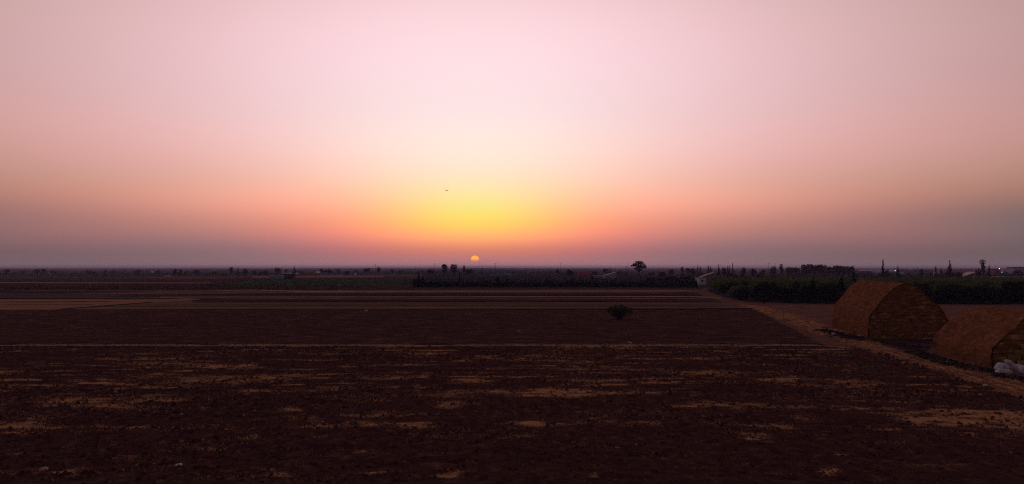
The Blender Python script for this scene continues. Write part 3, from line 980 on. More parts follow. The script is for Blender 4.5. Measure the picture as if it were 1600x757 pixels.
sk(1569, 581.5, 27, 0.55, 0.50, 0.05, 0.0, "white sack lying flat at the left front of the sack heap", 1.0, 0)
sk(1585, 573.5, 36, 0.56, 0.44, 0.1, 0.66, "long white sack leaning down to the right across the sack heap", 2.5, 1.5)
sk(1562, 575, 19, 0.75, 0.55, 0.3, -0.85, "slumped off-white sack standing at the left end of the sack heap", 4.0, -3)
sk(1571, 574, 17, 0.5, 0.42, 1.2, -0.3, "crumpled sack standing behind the leaning white sack", 5.2, -4)
sk(1593, 574, 16, 0.6, 0.45, 0.6, 0.25, "grey-white sack upright at the back of the sack heap", 6.1, -6)
sk(1603, 578, 24, 0.6, 0.7, 0.2, 0.2, "white sack at the right end of the heap, cut by the picture edge", 7.7, -1)

SC = [(279, 733, 0.26, "white", "bright round white scrap alone on the dark soil at bottom left"),
      (68, 739.5, 0.30, "pinkish", "pinkish crumpled scrap on straw in the bottom left corner"),
      (984, 538.5, 0.40, "bag", "white scrap lying on the mid ploughed field just above the grass line"),
      (185, 575, 0.16, "bag", "small white scrap near the left end of the near field"),
      (180, 616.5, 0.20, "bag", "flat pale scrap between the two left straw streaks"),
      (641, 555, 0.22, "bag", "tiny bright scrap below the grass line at picture centre left"),
      (284, 651.5, 0.16, "bag", "small pale scrap in the dark soil right of the left straw streaks"),
      (1412, 570, 0.26, "bag", "white scrap on the left edge of the dirt track below the far stack"),
      (1540, 606, 0.30, "bag", "long pale scrap at the lower edge of the dirt track"),
      (1531, 620, 0.22, "pinkish", "dull pinkish scrap in dark soil below the dirt track"),
      (1303, 525, 0.45, "bag", "dull white scrap in the rubbish by the far stack's left foot"),
      (1306, 519, 0.35, "bag", "grey-white scrap half buried at the back of the rubbish line"),
      (1343, 527, 0.3, "bag", "pale scrap against the left wall of the far stack"),
      (1478, 568.5, 0.30, "bag", "whitish scrap in the dark litter at the foot of the nearer stack"),
      (504, 663, 0.12, "bag", "tiny pale scrap above the straw streak left of centre"),
      (630, 727, 0.12, "bag", "tiny pale scrap alone near the bottom centre"),
      (530, 447.2, 1.1, "bag", "white scrap at the far edge of the green crop strip"),
      (811, 520, 0.35, "bag", "small pale scrap in the middle of the dark ploughed field"),
      (572, 488, 0.6, "bag", "pale scrap just inside the far edge of the dark ploughed field")]
for i, (px, py, r, mk, lab) in enumerate(SC):
    g_ = at(px, py)
    sack("plastic_scrap", (g_.x, g_.y, 0.10 + r * 0.2), r * 1.25, r * 0.8, r * 0.6, random.uniform(-.5, .5), random.uniform(-.2, .2), lab, i * 3.1, M[mk], 0.28, None, "litter")


def litter_line(pts, width, n, label, seed):
    vs_c = []
    seg = [at(x, y) for x, y in pts]
    b_ = MB()
    for _ in range(n):
        i = random.randrange(len(seg) - 1)
        t = random.random()
        q = seg[i].lerp(seg[i + 1], t)
        d = (seg[i + 1] - seg[i]).normalized()
        o_ = Vector((-d.y, d.x, 0)) * random.gauss(0, width / 2.5)
        q = q + o_
        s = random.uniform(0.10, 0.42) * max(0.3, 1 - o_.length / width * 0.6)
        sh = []
        for (a_, b2_, c_) in ((-1, -1, 0), (1, -1, 0), (1, 1, 0), (-1, 1, 0), (-.6, -.6, 1), (.6, -.6, 1), (.6, .6, 1), (-.6, .6, 1)):
            sh.append((q.x + a_ * s * random.uniform(.4, 1.2), q.y + b2_ * s * random.uniform(.4, 1.2), max(0, (c_ * s * random.uniform(.4, 1.3)))))
        b_.add(sh, [(0, 3, 2, 1), (4, 5, 6, 7), (0, 1, 5, 4), (1, 2, 6, 5), (2, 3, 7, 6), (3, 0, 4, 7)])
    o_ = b_.build("waste_heap", M["litter"])
    return tag(o_, label, "rubbish", kind="stuff")


litter_line([(1284, 518), (1300, 521), (1322, 527), (1352, 534)], 2.2, 380, "dark line of rotting straw and rubbish along the far stack's left foot", 1)
litter_line([(1428, 552), (1450, 560), (1490, 572), (1530, 580), (1549, 583)], 1.7, 520, "dark litter heaped between the nearer stack and the dirt track", 2)
litter_line([(1552, 589.5), (1580, 593), (1620, 600)], 0.35, 60, "dark litter strip under the sack heap", 3)
litter_line([(1360, 534), (1400, 540), (1440, 545)], 2.0, 60, "thin scatter of clods below the far stack's gable", 4)

# ------------------------------------------------------------------ vegetation
def crown_pts(lumps, dens, inner=0.55):
    out = []
    for (cx_, cy_, cz_, rx, ry, rz_) in lumps:
        n_ = max(8, int(dens * (rx * ry + ry * rz_ + rx * rz_)))
        d = rng.normal(size=(n_, 3))
        d /= np.linalg.norm(d, axis=1)[:, None]
        r = rng.uniform(inner, 1.05, (n_, 1))
        out.append(np.array([cx_, cy_, cz_]) + d * r * np.array([rx, ry, rz_]))
    return np.concatenate(out)


def tree_parts(kind, H, W, detail=1.0, ls=None):
    """(crown mesh, trunk mesh)"""
    R = W / 2
    t = MB()
    L_ = []
    leaf = ls or max(0.35, H * 0.06)
    if kind == "round":
        t.tube([(0, 0, 0), (0.02 * H, 0, 0.25 * H), (0, 0, 0.6 * H)], [0.03 * H, 0.022 * H, 0.008 * H])
        L_.append((0, 0, 0.6 * H, R * 0.7, R * 0.7, 0.34 * H))
        for _ in range(8):
            a_ = random.uniform(0, 6.28)
            rr = R * random.uniform(.35, .62)
            zz = random.uniform(.35, .82) * H
            L_.append((rr * math.cos(a_), rr * math.sin(a_), zz, R * random.uniform(.28, .42), R * random.uniform(.28, .42), min(H - zz, H * random.uniform(.14, .22))))
            t.tube([(0, 0, 0.22 * H), (rr * math.cos(a_) * .8, rr * math.sin(a_) * .8, zz * .9)], [0.014 * H, 0.005 * H], 5)
    elif kind == "shrub":
        t.tube([(0, 0, 0), (0, 0, 0.5 * H)], [0.03 * H, 0.012 * H])
        L_.append((0, 0, 0.48 * H, R * 0.8, R * 0.8, 0.46 * H))
        for _ in range(5):
            a_ = random.uniform(0, 6.28)
            L_.append((R * .6 * math.cos(a_), R * .6 * math.sin(a_), random.uniform(.3, .7) * H, R * .4, R * .4, H * .28))
    elif kind == "cypress":
        t.tube([(0, 0, 0), (0, 0, 0.9 * H)], [0.018 * H, 0.004 * H])
        nl = 7
        for i in range(nl):
            f_ = i / (nl - 1)
            w_ = R * (1 - f_) ** 0.55 * (0.75 + 0.25 * min(1, f_ * 5)) + 0.02 * H
            L_.append((random.uniform(-.12, .12) * R, random.uniform(-.12, .12) * R, (0.1 + 0.8 * f_) * H, w_, w_, 0.12 * H))
    elif kind == "conifer":
        t.tube([(0, 0, 0), (0, 0, 0.95 * H)], [0.02 * H, 0.004 * H])
        nl = 9
        for i in range(nl):
            f_ = i / (nl - 1)
            w_ = R * (1 - f_) * 0.95 + 0.015 * H
            for s_ in range(3):
                a_ = random.uniform(0, 6.28)
                L_.append((w_ * .45 * math.cos(a_), w_ * .45 * math.sin(a_), (0.12 + 0.84 * f_) * H, w_ * .7, w_ * .7, 0.065 * H))
    elif kind == "tall":
        t.tube([(0, 0, 0), (0.01 * H, 0, 0.4 * H), (-0.01 * H, 0, 0.85 * H)], [0.028 * H, 0.02 * H, 0.006 * H])
        for i in range(9):
            a_ = random.uniform(0, 6.28)
            zz = random.uniform(.38, .88)
            rr = R * random.uniform(.1, .55) * (1.15 - abs(zz - .6))
            L_.append((rr * math.cos(a_), rr * math.sin(a_), zz * H, R * random.uniform(.42, .6), R * random.uniform(.42, .6), H * random.uniform(.10, .15)))
            t.tube([(0, 0, (zz - .2) * H), (rr * math.cos(a_), rr * math.sin(a_), zz * H)], [0.012 * H, 0.005 * H], 5)
    elif kind == "umbrella":
        t.tube([(0, 0, 0), (0, 0, 0.35 * H)], [0.035 * H, 0.028 * H])
        for i in range(20):
            a_ = i * 2.4 + random.uniform(-.3, .3)
            rr = R * math.sqrt((i + .5) / 20) * .85
            zz = 0.95 - 0.30 * (rr / R) ** 2 - random.uniform(0, .22)
            t.tube([(0, 0, 0.33 * H), (rr * .5 * math.cos(a_), rr * .5 * math.sin(a_), (zz - .15) * H), (rr * math.cos(a_), rr * math.sin(a_), zz * H)], [0.016 * H, 0.01 * H, 0.005 * H], 5)
            L_.append((rr * math.cos(a_), rr * math.sin(a_), zz * H, R * random.uniform(.22, .34), R * random.uniform(.22, .34), H * random.uniform(.05, .09)))
        L_.append((0, 0, .55 * H, R * .5, R * .5, H * .18))
    elif kind == "palm":
        t.tube([(0, 0, 0), (0.01 * H, 0, 0.5 * H), (0, 0, 0.9 * H)], [0.022 * H, 0.015 * H, 0.013 * H])
        c = MB()
        for i in range(34):
            a_ = random.uniform(0, 6.28)
            up = random.uniform(-.6, 1.0)
            p0 = Vector((0, 0, 0.9 * H))
            d = Vector((math.cos(a_), math.sin(a_), up)).normalized()
            p1 = p0 + d * R * .6
            p2 = p1 + Vector((d.x * R * .55, d.y * R * .55, (up - .9) * R * .35))
            s_ = Vector((-math.sin(a_), math.cos(a_), 0)) * R * .09
            c.add([p0 - s_ * .5, p0 + s_ * .5, p1 + s_, p2, p1 - s_], [(0, 1, 2, 4), (4, 2, 3)])
        return c.mesh("crown"), t.mesh("trunk")
    dens = detail * 7.5 / (leaf * leaf)
    pts = crown_pts(L_, dens)
    pts[:, 2] = np.maximum(pts[:, 2], 0.03 * H)
    v_, f_ = soup(pts, leaf * rng.uniform(.6, 1.3, len(pts)))
    return fast_mesh("crown", v_, f_, 4), t.mesh("trunk", True)


NAMES = {"round": ("broadleaf_tree", "tree"), "shrub": ("shrub", "shrub"), "cypress": ("cypress_tree", "cypress"), "conifer": ("conifer_tree", "conifer"),
         "tall": ("eucalyptus_tree", "tree"), "umbrella": ("pine_tree", "tree"), "palm": ("palm_tree", "palm")}
LEAF = {"round": "leaf", "shrub": "leaf", "cypress": "cypress_leaf", "conifer": "cypress_leaf", "tall": "leaf", "umbrella": "leaf", "palm": "cypress_leaf"}


def tree(px, base, top, wpx, kind, label, group=None, detail=1.0, ls=None, m=None):
    g_ = at(px, base)
    H = (base - top) * g_.y / F
    W = wpx * g_.y / F
    if base < 442:
        H, W = H * 1.10, W * 1.15
    nm, cat = NAMES[kind]
    root = empty(nm, (g_.x, g_.y, 0), random.uniform(0, 6.28), label, cat, group)
    cr_, tr_ = tree_parts(kind, H, W, detail, ls)
    obj("crown", cr_, m or M[LEAF[kind]], root)
    obj("trunk", tr_, M["bark"], root)
    return root


random.seed(5)
# the lone bush in the ploughed field
g_ = at(968, 501)
root = empty("bush", (g_.x, g_.y, 0), 0, "lone spreading bush standing in the dark ploughed field", "bush")
b_ = MB()
L_ = []
for i in range(44):
    a_ = i * 2.4 + random.uniform(-.3, .3)
    rr = math.sqrt((i + .5) / 44) * 2.1
    zz = 2.42 - 0.16 * rr * rr + random.uniform(-.45, .15)
    e_ = (rr * math.cos(a_), rr * math.sin(a_), zz)
    b_.tube([(0.1 * math.cos(a_), 0.1 * math.sin(a_), 0), (rr * .35 * math.cos(a_), rr * .35 * math.sin(a_), zz * .55), e_], [0.05, 0.035, 0.015], 5)
    L_.append((*e_, random.uniform(.35, .6), random.uniform(.35, .6), random.uniform(.2, .42)))
for i in range(9):
    a_ = random.uniform(0, 6.28)
    L_.append((1.3 * math.cos(a_), 1.3 * math.sin(a_), random.uniform(.8, 1.5), .45, .45, .35))
pts = crown_pts(L_, 150, 0.2)
v_, f_ = soup(pts, 0.16 * rng.uniform(.6, 1.4, len(pts)))
obj("crown", fast_mesh("crown", v_, f_, 4), M["bush_leaf"], root)
b_.build("stems", M["bark"], root, True)

# trees one can point at: px, base, top, width, kind, label
TREES = [
 (10, 429, 421.5, 9, "round", "small rounded tree at the far left end of the skyline"),
 (36, 428.5, 423, 7, "shrub", "low shrub between the far left tree and the twin trees"),
 (57, 430, 420.8, 10, "round", "left one of the twin dark trees near the left edge"),
 (68.5, 430, 420.6, 9, "round", "right one of the twin dark trees near the left edge"),
 (83, 429.5, 423, 13, "round", "broad low tree just right of a tiny white house at far left"),
 (139, 430, 422.6, 10, "round", "dark round tree alone between the twin trees and the square clump"),
 (147, 429, 424.4, 5, "shrub", "small shrub at the right foot of the lone dark round tree"),
 (165, 429, 422.2, 5, "tall", "slim tree standing by a low hedge left of the thin mast"),
 (177, 428.5, 423.3, 10, "shrub", "low wide shrub left of the thin mast"),
 (215, 429, 422.6, 14, "round", "wide grey tree left of the small white house"),
 (247, 429, 423, 10, "round", "faint tree right of the small white house"),
 (273, 433, 422, 8, "tall", "left half of the dark square clump on the left skyline"),
 (281.5, 433, 422.2, 7, "tall", "right half of the dark square clump on the left skyline"),
 (290.5, 429.5, 424.2, 5, "round", "little tree right of the dark square clump"),
 (306, 430, 422.6, 12, "round", "hazy low tree midway between square clump and spiky group"),
 (334, 430, 424.4, 9, "round", "hazy tree left of the spiky group"),
 (361, 431, 418.9, 8, "tall", "tallest tree at the left end of the spiky group"),
 (372, 431, 418.6, 5, "conifer", "thin pointed tree inside the spiky group"),
 (382.5, 431, 420.4, 9, "round", "round topped tree at the right end of the spiky group"),
 (397, 431, 423.3, 9, "round", "low tree right of the spiky group"),
 (407, 430.5, 423.8, 4, "conifer", "short pointed tree left of the round dark tree"),
 (415, 430.5, 423, 8, "shrub", "dark shrub left of the round dark tree"),
 (434, 430.5, 419.2, 10.5, "round", "round dark tree left of the leaning conifer"),
 (447, 429, 421.4, 5, "round", "small hazy tree between round dark tree and conifer"),
 (460, 430, 417.4, 6.5, "conifer", "pointed conifer with ragged side, left of the white roofed house"),
 (452, 437, 428, 22, "shrub", "dark reddish shrub mass beside the grey tunnel at left"),
 (470, 429, 424, 9, "shrub", "low shrub right of the leaning conifer"),
 (502.5, 430, 420.5, 9, "round", "dark tree at the right end of the white roofed house"),
 (513, 429.5, 421.8, 13, "round", "wide dark tree behind the white roofed house"),
 (528, 429, 421.2, 7, "round", "small domed tree right of the white roofed house"),
 (543, 429, 424, 10, "shrub", "low shrub left of the tiny white gable"),
 (555.5, 428, 421.8, 5, "tall", "small hazy tree above the tiny white gable"),
 (573.5, 430, 419.3, 12, "tall", "bushy tree with raised middle left of the top heavy tree"),
 (591.5, 430, 417.8, 7, "tall", "dark top heavy tree left of the green hedge"),
 (612.5, 429, 421.2, 5, "round", "small pale tree on the skyline left of the tall hedge shrubs"),
 (625, 429, 423, 9, "round", "low tree above the left end of the hedge"),
 (654, 449.6, 427.2, 13, "conifer", "tallest dark conifer at the left end of the long hedge"),
 (660.5, 449.8, 430.0, 11, "conifer", "second dark conifer at the left end of the long hedge"),
 (652.5, 449.5, 436.0, 17, "shrub", "broad dark shrub at the foot of the end conifers"),
 (647, 449.4, 434.0, 8, "conifer", "low leftmost conifer of the long hedge"),
 (671, 431, 421, 8, "round", "hazy reddish tree left of the big twin trees"),
 (675.5, 430.5, 422.8, 7, "round", "low hazy tree beside the big twin trees"),
 (693.5, 432.5, 414.6, 12.5, "tall", "left one of the big twin trees left of the sun, open crown"),
 (708.5, 432.5, 413.9, 12.5, "round", "right one of the big twin trees left of the sun, domed crown"),
 (725, 432, 415.6, 5, "tall", "narrow upright tree directly under the sun's left side"),
 (732, 432, 421.2, 13, "round", "squat wide tree at the foot of the narrow upright tree"),
 (753.5, 432, 419.6, 3.4, "palm", "little palm on a thin stem just right of the sun"),
 (718, 449.6, 425.8, 3.6, "cypress", "tallest thin cypress rising from the hedge below the sun"),
 (778.5, 449.7, 428.2, 3.4, "cypress", "tall thin cypress rising from the hedge right of the sun"),
 (890.5, 434.5, 421.8, 12.5, "round", "squarish dark tree left of the red roofed house"),
 (871, 431, 421.5, 7, "round", "faint tree left of the squarish dark tree"),
 (920, 429, 422.8, 3.2, "palm", "tiny palm behind the red roofed house"),
 (930, 431, 424.2, 9, "shrub", "shrub right of the red roofed house"),
 (946, 429.5, 420.6, 10, "round", "dark bush like tree behind the pale gable"),
 (953.5, 429.5, 419.8, 4, "conifer", "short pointed tree behind the pale gable"),
 (969, 431, 424.5, 13, "round", "low tree between the pale gable and the thin palm"),
 (978.5, 434, 417.2, 3.6, "palm", "thin palm with round head left of the great tree"),
 (998, 434.5, 409.8, 21.5, "umbrella", "great spreading tree with forked crown, tallest on the middle skyline"),
 (1018, 433, 426, 12, "round", "low round tree at the right foot of the great tree"),
 (1034, 435, 425.5, 13, "round", "dark low tree in the grove right of the great tree"),
 (1048, 433, 421.5, 10, "tall", "hazy tree at the left start of the far wood"),
 (1066, 432, 418.2, 6, "tall", "first raised tree of the far wood"),
 (1075, 432, 420.0, 10, "round", "round tree of the far wood above the white house's left"),
 (1083, 434, 419.4, 9, "round", "tree directly left above the white house"),
 (1090, 434, 415.8, 3.2, "cypress", "thin cypress standing above the white house, left of a pair"),
 (1094.5, 434, 416.8, 3.2, "cypress", "thin cypress standing above the white house, right of a pair"),
 (1107, 434, 415.8, 4.2, "cypress", "cypress above the right end of the pale roof"),
 (1110.5, 434, 417.0, 3.6, "cypress", "short cypress touching the one above the pale roof"),
 (1123, 435, 415.6, 6, "conifer", "dark conifer right of the pale roof"),
 (1131, 435, 418.6, 9, "round", "round tree right of the dark conifer"),
 (1137, 434, 416.4, 3, "cypress", "left of two matching thin cypresses right of the white house"),
 (1139.8, 434, 416.4, 2.6, "cypress", "right of two matching thin cypresses right of the white house"),
 (1145, 435, 413.6, 4.6, "conifer", "tallest pointed conifer right of the white house"),
 (1162, 435, 418.2, 9, "round", "round tree between the pointed conifer and the wood"),
 (1178, 434, 421, 12, "round", "lower tree between the pointed conifer and the wood"),
 (1192, 434, 422.4, 10, "round", "low tree just left of the dark wood"),
 (1208.5, 434, 416.6, 11, "round", "left end tree of the dark wood"),
 (1222, 434, 414.2, 8, "tall", "tallest tree at the left end of the dark wood"),
 (1234, 434, 417.8, 14, "round", "middle round tree of the dark wood's low part"),
 (1245, 434, 418.8, 12, "round", "lower right tree of the dark wood's low part"),
 (1380, 440, 409.6, 6.5, "conifer", "ragged tall conifer standing behind the far haystack"),
 (1386, 436, 423, 10, "round", "low dark tree right of the ragged tall conifer"),
 (1403.5, 438, 417.4, 6, "cypress", "dark cypress beyond the far haystack's top"),
 (1440, 434, 420.4, 6, "round", "low tree midway between two cypresses on the right skyline"),
 (1462.5, 438, 416.4, 4.4, "cypress", "dark cypress left of a white wall on the right skyline"),
 (1470.5, 438, 419.6, 3.6, "cypress", "short cypress right of a white wall on the right skyline"),
 (1484.5, 440, 410.8, 12, "conifer", "dark triangular conifer, highest near the right"),
 (1497, 438, 426.5, 15, "round", "low round tree at the right foot of the triangular conifer"),
 (1529, 437, 420, 8, "round", "dark tree left of the top heavy tree at right"),
 (1536.5, 437, 407.6, 9, "tall", "tall top heavy tree with leaning crown near the right edge"),
 (1546, 437, 415.0, 5, "cypress", "cypress between the top heavy tree and the lamps"),
 (1590, 433, 422.8, 14, "round", "dark tree near the right edge of the skyline"),
 (1271, 474.6, 432, 13, "cypress", "tall dark cypress in the orchard front, left of a pair"),
 (1315, 475.0, 429, 13, "cypress", "tall dark cypress in the orchard front, right of a pair"),
 (1334, 462, 420, 8, "cypress", "narrow dark tree behind the far haystack's left shoulder"),
 (1246, 475, 437, 15, "round", "dark tree left of the orchard cypress pair"),
 (1193, 475, 440, 17, "round", "dark tree near the left end of the orchard front"),
]
for (px, base, top, w, kind, lab) in TREES:
    near = base > 445
    tree(px, base, top, w, kind, lab, None, 1.5 if near else 1.0, 0.28 if near else None)

# the dark wood's high block and the far wood: same kind, alike
protos = []
for i in range(6):
    protos.append(tree(1256 + i, 434, 414.8, 11, "tall" if i % 2 else "round", "tree of the dark flat topped wood left of the far haystack", "trees of the dark flat topped wood", 1.0))


def clone(root, loc, rz, s):
    r = root.copy()
    COL.objects.link(r)
    r.location = loc
    r.rotation_euler = (0, 0, rz)
    r.scale = s if isinstance(s, tuple) else (s, s, s)
    for ch in root.children:
        c = ch.copy()
        COL.objects.link(c)
        c.parent = r
    return r


wood = []
for i, px in enumerate(np.arange(1256, 1335, 4.2)):
    topy = 414.6 if px < 1292 else 416.2
    if px > 1318:
        topy = 417.5
    base = 434 + random.uniform(-1.2, 1.2)
    g_ = at(px + random.uniform(-1, 1), base)
    hh = (base - topy + random.uniform(-.8, .8)) * g_.y / F
    s = hh / ((434 - 414.8) * at(1256, 434).y / F)
    if i < 6:
        r = protos[i]
        r.location = (g_.x, g_.y, 0)
        r.scale = (s * .9, s * .9, s)
    else:
        clone(random.choice(protos), (g_.x, g_.y, 0), random.uniform(0, 6.28), (s * .9, s * .9, s))

# the long hedge of young cypresses
cyp = [tree(700 + i * 9, 449.4, 449.4 - 13.5, 3.9, "cypress", "young dark cypress in the long row across the middle of the plain", "young cypresses of the long row", 1.3, 0.24) for i in range(5)]
hp = np.arange(665, 1089, 3.3)
for i, px in enumerate(hp):
    right = max(0.0, (px - 1000) / 110)
    base = 449.3 + right * 1.0
    g_ = at(px + random.uniform(-1.2, 1.2), base + random.uniform(-.3, .3))
    s = random.uniform(0.62, 1.0) * (1.45 if random.random() < 0.12 else 1.0) * (1 + 0.25 * right)
    if i < 5:
        r = cyp[i]
        r.location = (g_.x, g_.y, 0)
        r.scale = (1, 1, s)
    else:
        clone(cyp[i % 5], (g_.x, g_.y, 0), random.uniform(0, 6.28), (1.0, 1.0, s))
hs = [tree(690 + i * 9, 449.4, 449.4 - 8.6, 8, "shrub", "dark shrub filling the foot of the long cypress row", "shrubs under the long cypress row", 1.3, 0.30, M["cypress_leaf"]) for i in range(4)]
for i, px in enumerate(np.arange(667, 1090, 5.0)):
    right = max(0.0, (px - 1000) / 110)
    g_ = at(px, 449.2 + right * 0.8)
    s = random.uniform(.85, 1.1)
    if i < 4:
        hs[i].location = (g_.x, g_.y, 0)
    else:
        clone(hs[i % 4], (g_.x, g_.y, 0), random.uniform(0, 6.28), (s, s, s * (1 + .35 * right)))
gr = [tree(1050 + i * 9, 446, 446 - 12, 12, "round", "dark tree of the grove around the white house", "trees of the grove around the white house", 0.8, 0.35) for i in range(4)]
gspots = []
for px in np.arange(1014, 1080, 7.5):
    gspots.append((px, random.uniform(440, 446)))
for (px, py) in ((1126, 452), (1136, 456), (1146, 459), (1157, 462), (1168, 460), (1178, 456), (1150, 450), (1165, 447), (1190, 450), (1205, 446), (1222, 452), (1186, 441), (1232, 441), (1120, 447), (1130, 450), (1116, 441), (1124, 441), (1140, 444), (1150, 440), (1118, 455), (1130, 460), (1142, 464), (1107, 438), (1135, 436), (1066, 436), (1078, 437), (1160, 438), (1176, 437)):
    gspots.append((px, py))
for i, (px, py) in enumerate(gspots):
    g_ = at(px, py)
    s = random.uniform(.8, 1.25)
    if i < 4:
        gr[i].location = (g_.x, g_.y, 0)
    else:
        clone(gr[i % 4], (g_.x, g_.y, 0), random.uniform(0, 6.28), s)

# the orchard on the right
oro = []
for i in range(7):
    g_ = at(1200 + i * 20, 470)
    root = empty("orchard_tree", (g_.x, g_.y, 0), 0, "leafy orchard tree in the dense grove on the right", "tree", "orchard trees of the dense grove on the right")
    cr_, tr_ = tree_parts("shrub" if i % 2 else "round", 4.2, 5.2, 1.25, 0.30)
    obj("crown", cr_, M["orchard_leaf"], root)
    obj("trunk", tr_, M["bark"], root)
    oro.append(root)
dark = []
for i in range(3):
    g_ = at(1190 + i * 20, 470)
    root = empty("orchard_tree", (g_.x, g_.y, 0), 0, "dark full tree in the front row of the grove on the right", "tree", "dark front row trees of the grove on the right")
    cr_, tr_ = tree_parts("round" if i % 2 else "shrub", 4.4, 5.4, 1.25, 0.30)
    obj("crown", cr_, M["cypress_leaf"], root)
    obj("trunk", tr_, M["bark"], root)
    dark.append(root)
n_dark = 0
n_oro = 0
fe = [at(1112, 452), at(1126, 461), at(1150, 469.5), at(1185, 474.0), at(1300, 475.2), at(1400, 476), at(1600, 477), at(1800, 478), at(2000, 479)]
fth = np.array([p.x / p.y for p in fe])
fyy = np.array([p.y for p in fe])
spots = []
y = 186.0
while y < 440:
    x = 0.245 * y
    while x < 0.66 * y + 10:
        if x / y < 0.256:
            x += 1.0
            continue
        jx, jy = x + random.uniform(-1, 1), y + random.uniform(-.8, .8)
        if jy > np.interp(jx / jy, fth, fyy) + 1.5:
            spots.append((jx, jy))
        x += 5.6
    y += 5.6
spots.sort(key=lambda p: p[1])
for i, (x, y) in enumerate(spots[:285]):
    s = random.uniform(.68, 1.22)
    if y < 215:
        s *= 1.05
    if y < np.interp(x / y, fth, fyy) + 12:
        if n_dark < 3:
            dark[n_dark].location = (x, y, 0)
            n_dark += 1
        else:
            clone(random.choice(dark), (x, y, 0), random.uniform(0, 6.28), s)
    elif n_oro < 7:
        r = oro[n_oro]
        n_oro += 1
        r.location = (x, y, 0)
        r.scale = (s, s, s)
    else:
        clone(random.choice(oro), (x, y, 0), random.uniform(0, 6.28), s)
V_, n0 = [], 0
crowns = []
for r in oro:
    me = r.children[0].data if r.children[0].name.startswith("crown") else r.children[1].data
    a_ = np.empty(len(me.vertices) * 3, dtype=np.float32)
    me.vertices.foreach_get("co", a_)
    crowns.append(a_.reshape(-1, 4, 3)[::2])
for (x, y) in spots[285:]:
    c = crowns[random.randrange(7)]
    s = random.uniform(.78, 1.1)
    th = random.uniform(0, 6.28)
    R_ = np.array([[math.cos(th), -math.sin(th), 0], [math.sin(th), math.cos(th), 0], [0, 0, 1]])
    V_.append((c.reshape(-1, 3) @ R_.T) * s + np.array([x, y, 0]))
v_ = np.concatenate(V_)
o = obj("orchard_trees", fast_mesh("orchard_trees", v_, np.arange(len(v_)).reshape(-1, 4), 4), M["orchard_leaf"])
tag(o, "far rows of the orchard on the right merging into one canopy", "orchard", kind="stuff")


def shrub_belt(name, areas, label, m, leaf, hrange, dens, aspect=1.6):
    """low vegetation too dense to count; areas: px0, px1, py0, py1, count"""
    C_, S_ = [], []
    for (x0, x1, y0, y1, n_) in areas:
        for _ in range(n_):
            g_ = at(random.uniform(x0, x1), random.uniform(y0, y1))
            h_ = random.uniform(*hrange)
            w_ = h_ * random.uniform(.6, aspect)
            k_ = int(dens * random.uniform(.7, 1.3))
            d = rng.normal(size=(k_, 3))
            d /= np.linalg.norm(d, axis=1)[:, None]
            d *= rng.uniform(.5, 1, (k_, 1))
            C_.append(np.array([g_.x, g_.y, h_ * .5]) + d * np.array([w_ / 2, w_ / 2, h_ / 2]))
            S_.append(np.full(k_, leaf * h_))
    C_ = np.concatenate(C_)
    v1_, f1_ = soup(C_, np.concatenate(S_))
    v1_[:, 2] = np.maximum(v1_[:, 2], 0.03)
    return tag(obj(name, fast_mesh(name, v1_, f1_, 4), m), label, "trees" if "tree" in name else "plants", kind="stuff")


shrub_belt("crop_plants", [(665, 1000, 431.5, 446, 900), (1000, 1100, 432, 446, 300)], "low green planting behind the long cypress row", M["far_leaf"], 0.35, (0.8, 1.7), 22)
shrub_belt("crop_plants", [(395, 644, 439.5, 444.5, 700)], "narrow strip of bright green crop on the left", M["bush_leaf"], 0.5, (0.6, 1.1), 16, 3)
shrub_belt("crop_plants", [(0, 560, 447, 455, 520), (300, 560, 445, 448, 160)], "thin rows of saplings on the dark field at left", M["leaf"], 0.35, (0.5, 1.1), 12, 1.2)
shrub_belt("hedgerow_trees", [(-20, 420, 428.6, 430.6, 240), (420, 660, 428.6, 430, 90), (100, 400, 430.4, 432, 100)], "low dark hedge line under the left skyline trees", M["leaf"], 0.30, (1.2, 2.8), 22, 2.6)
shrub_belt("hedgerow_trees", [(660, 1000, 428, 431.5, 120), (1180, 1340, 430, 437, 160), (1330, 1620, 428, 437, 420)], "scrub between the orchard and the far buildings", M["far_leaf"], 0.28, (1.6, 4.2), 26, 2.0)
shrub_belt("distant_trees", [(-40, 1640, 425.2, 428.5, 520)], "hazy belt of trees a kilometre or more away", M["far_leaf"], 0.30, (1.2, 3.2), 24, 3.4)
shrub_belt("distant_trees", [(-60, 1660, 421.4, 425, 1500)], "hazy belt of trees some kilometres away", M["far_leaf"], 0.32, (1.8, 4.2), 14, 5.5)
shrub_belt("distant_trees", [(-60, 1660, 419.1, 421.4, 1600)], "faint farthest belt of trees along the horizon", M["far_leaf"], 0.34, (4.0, 7.0), 12, 12.0)

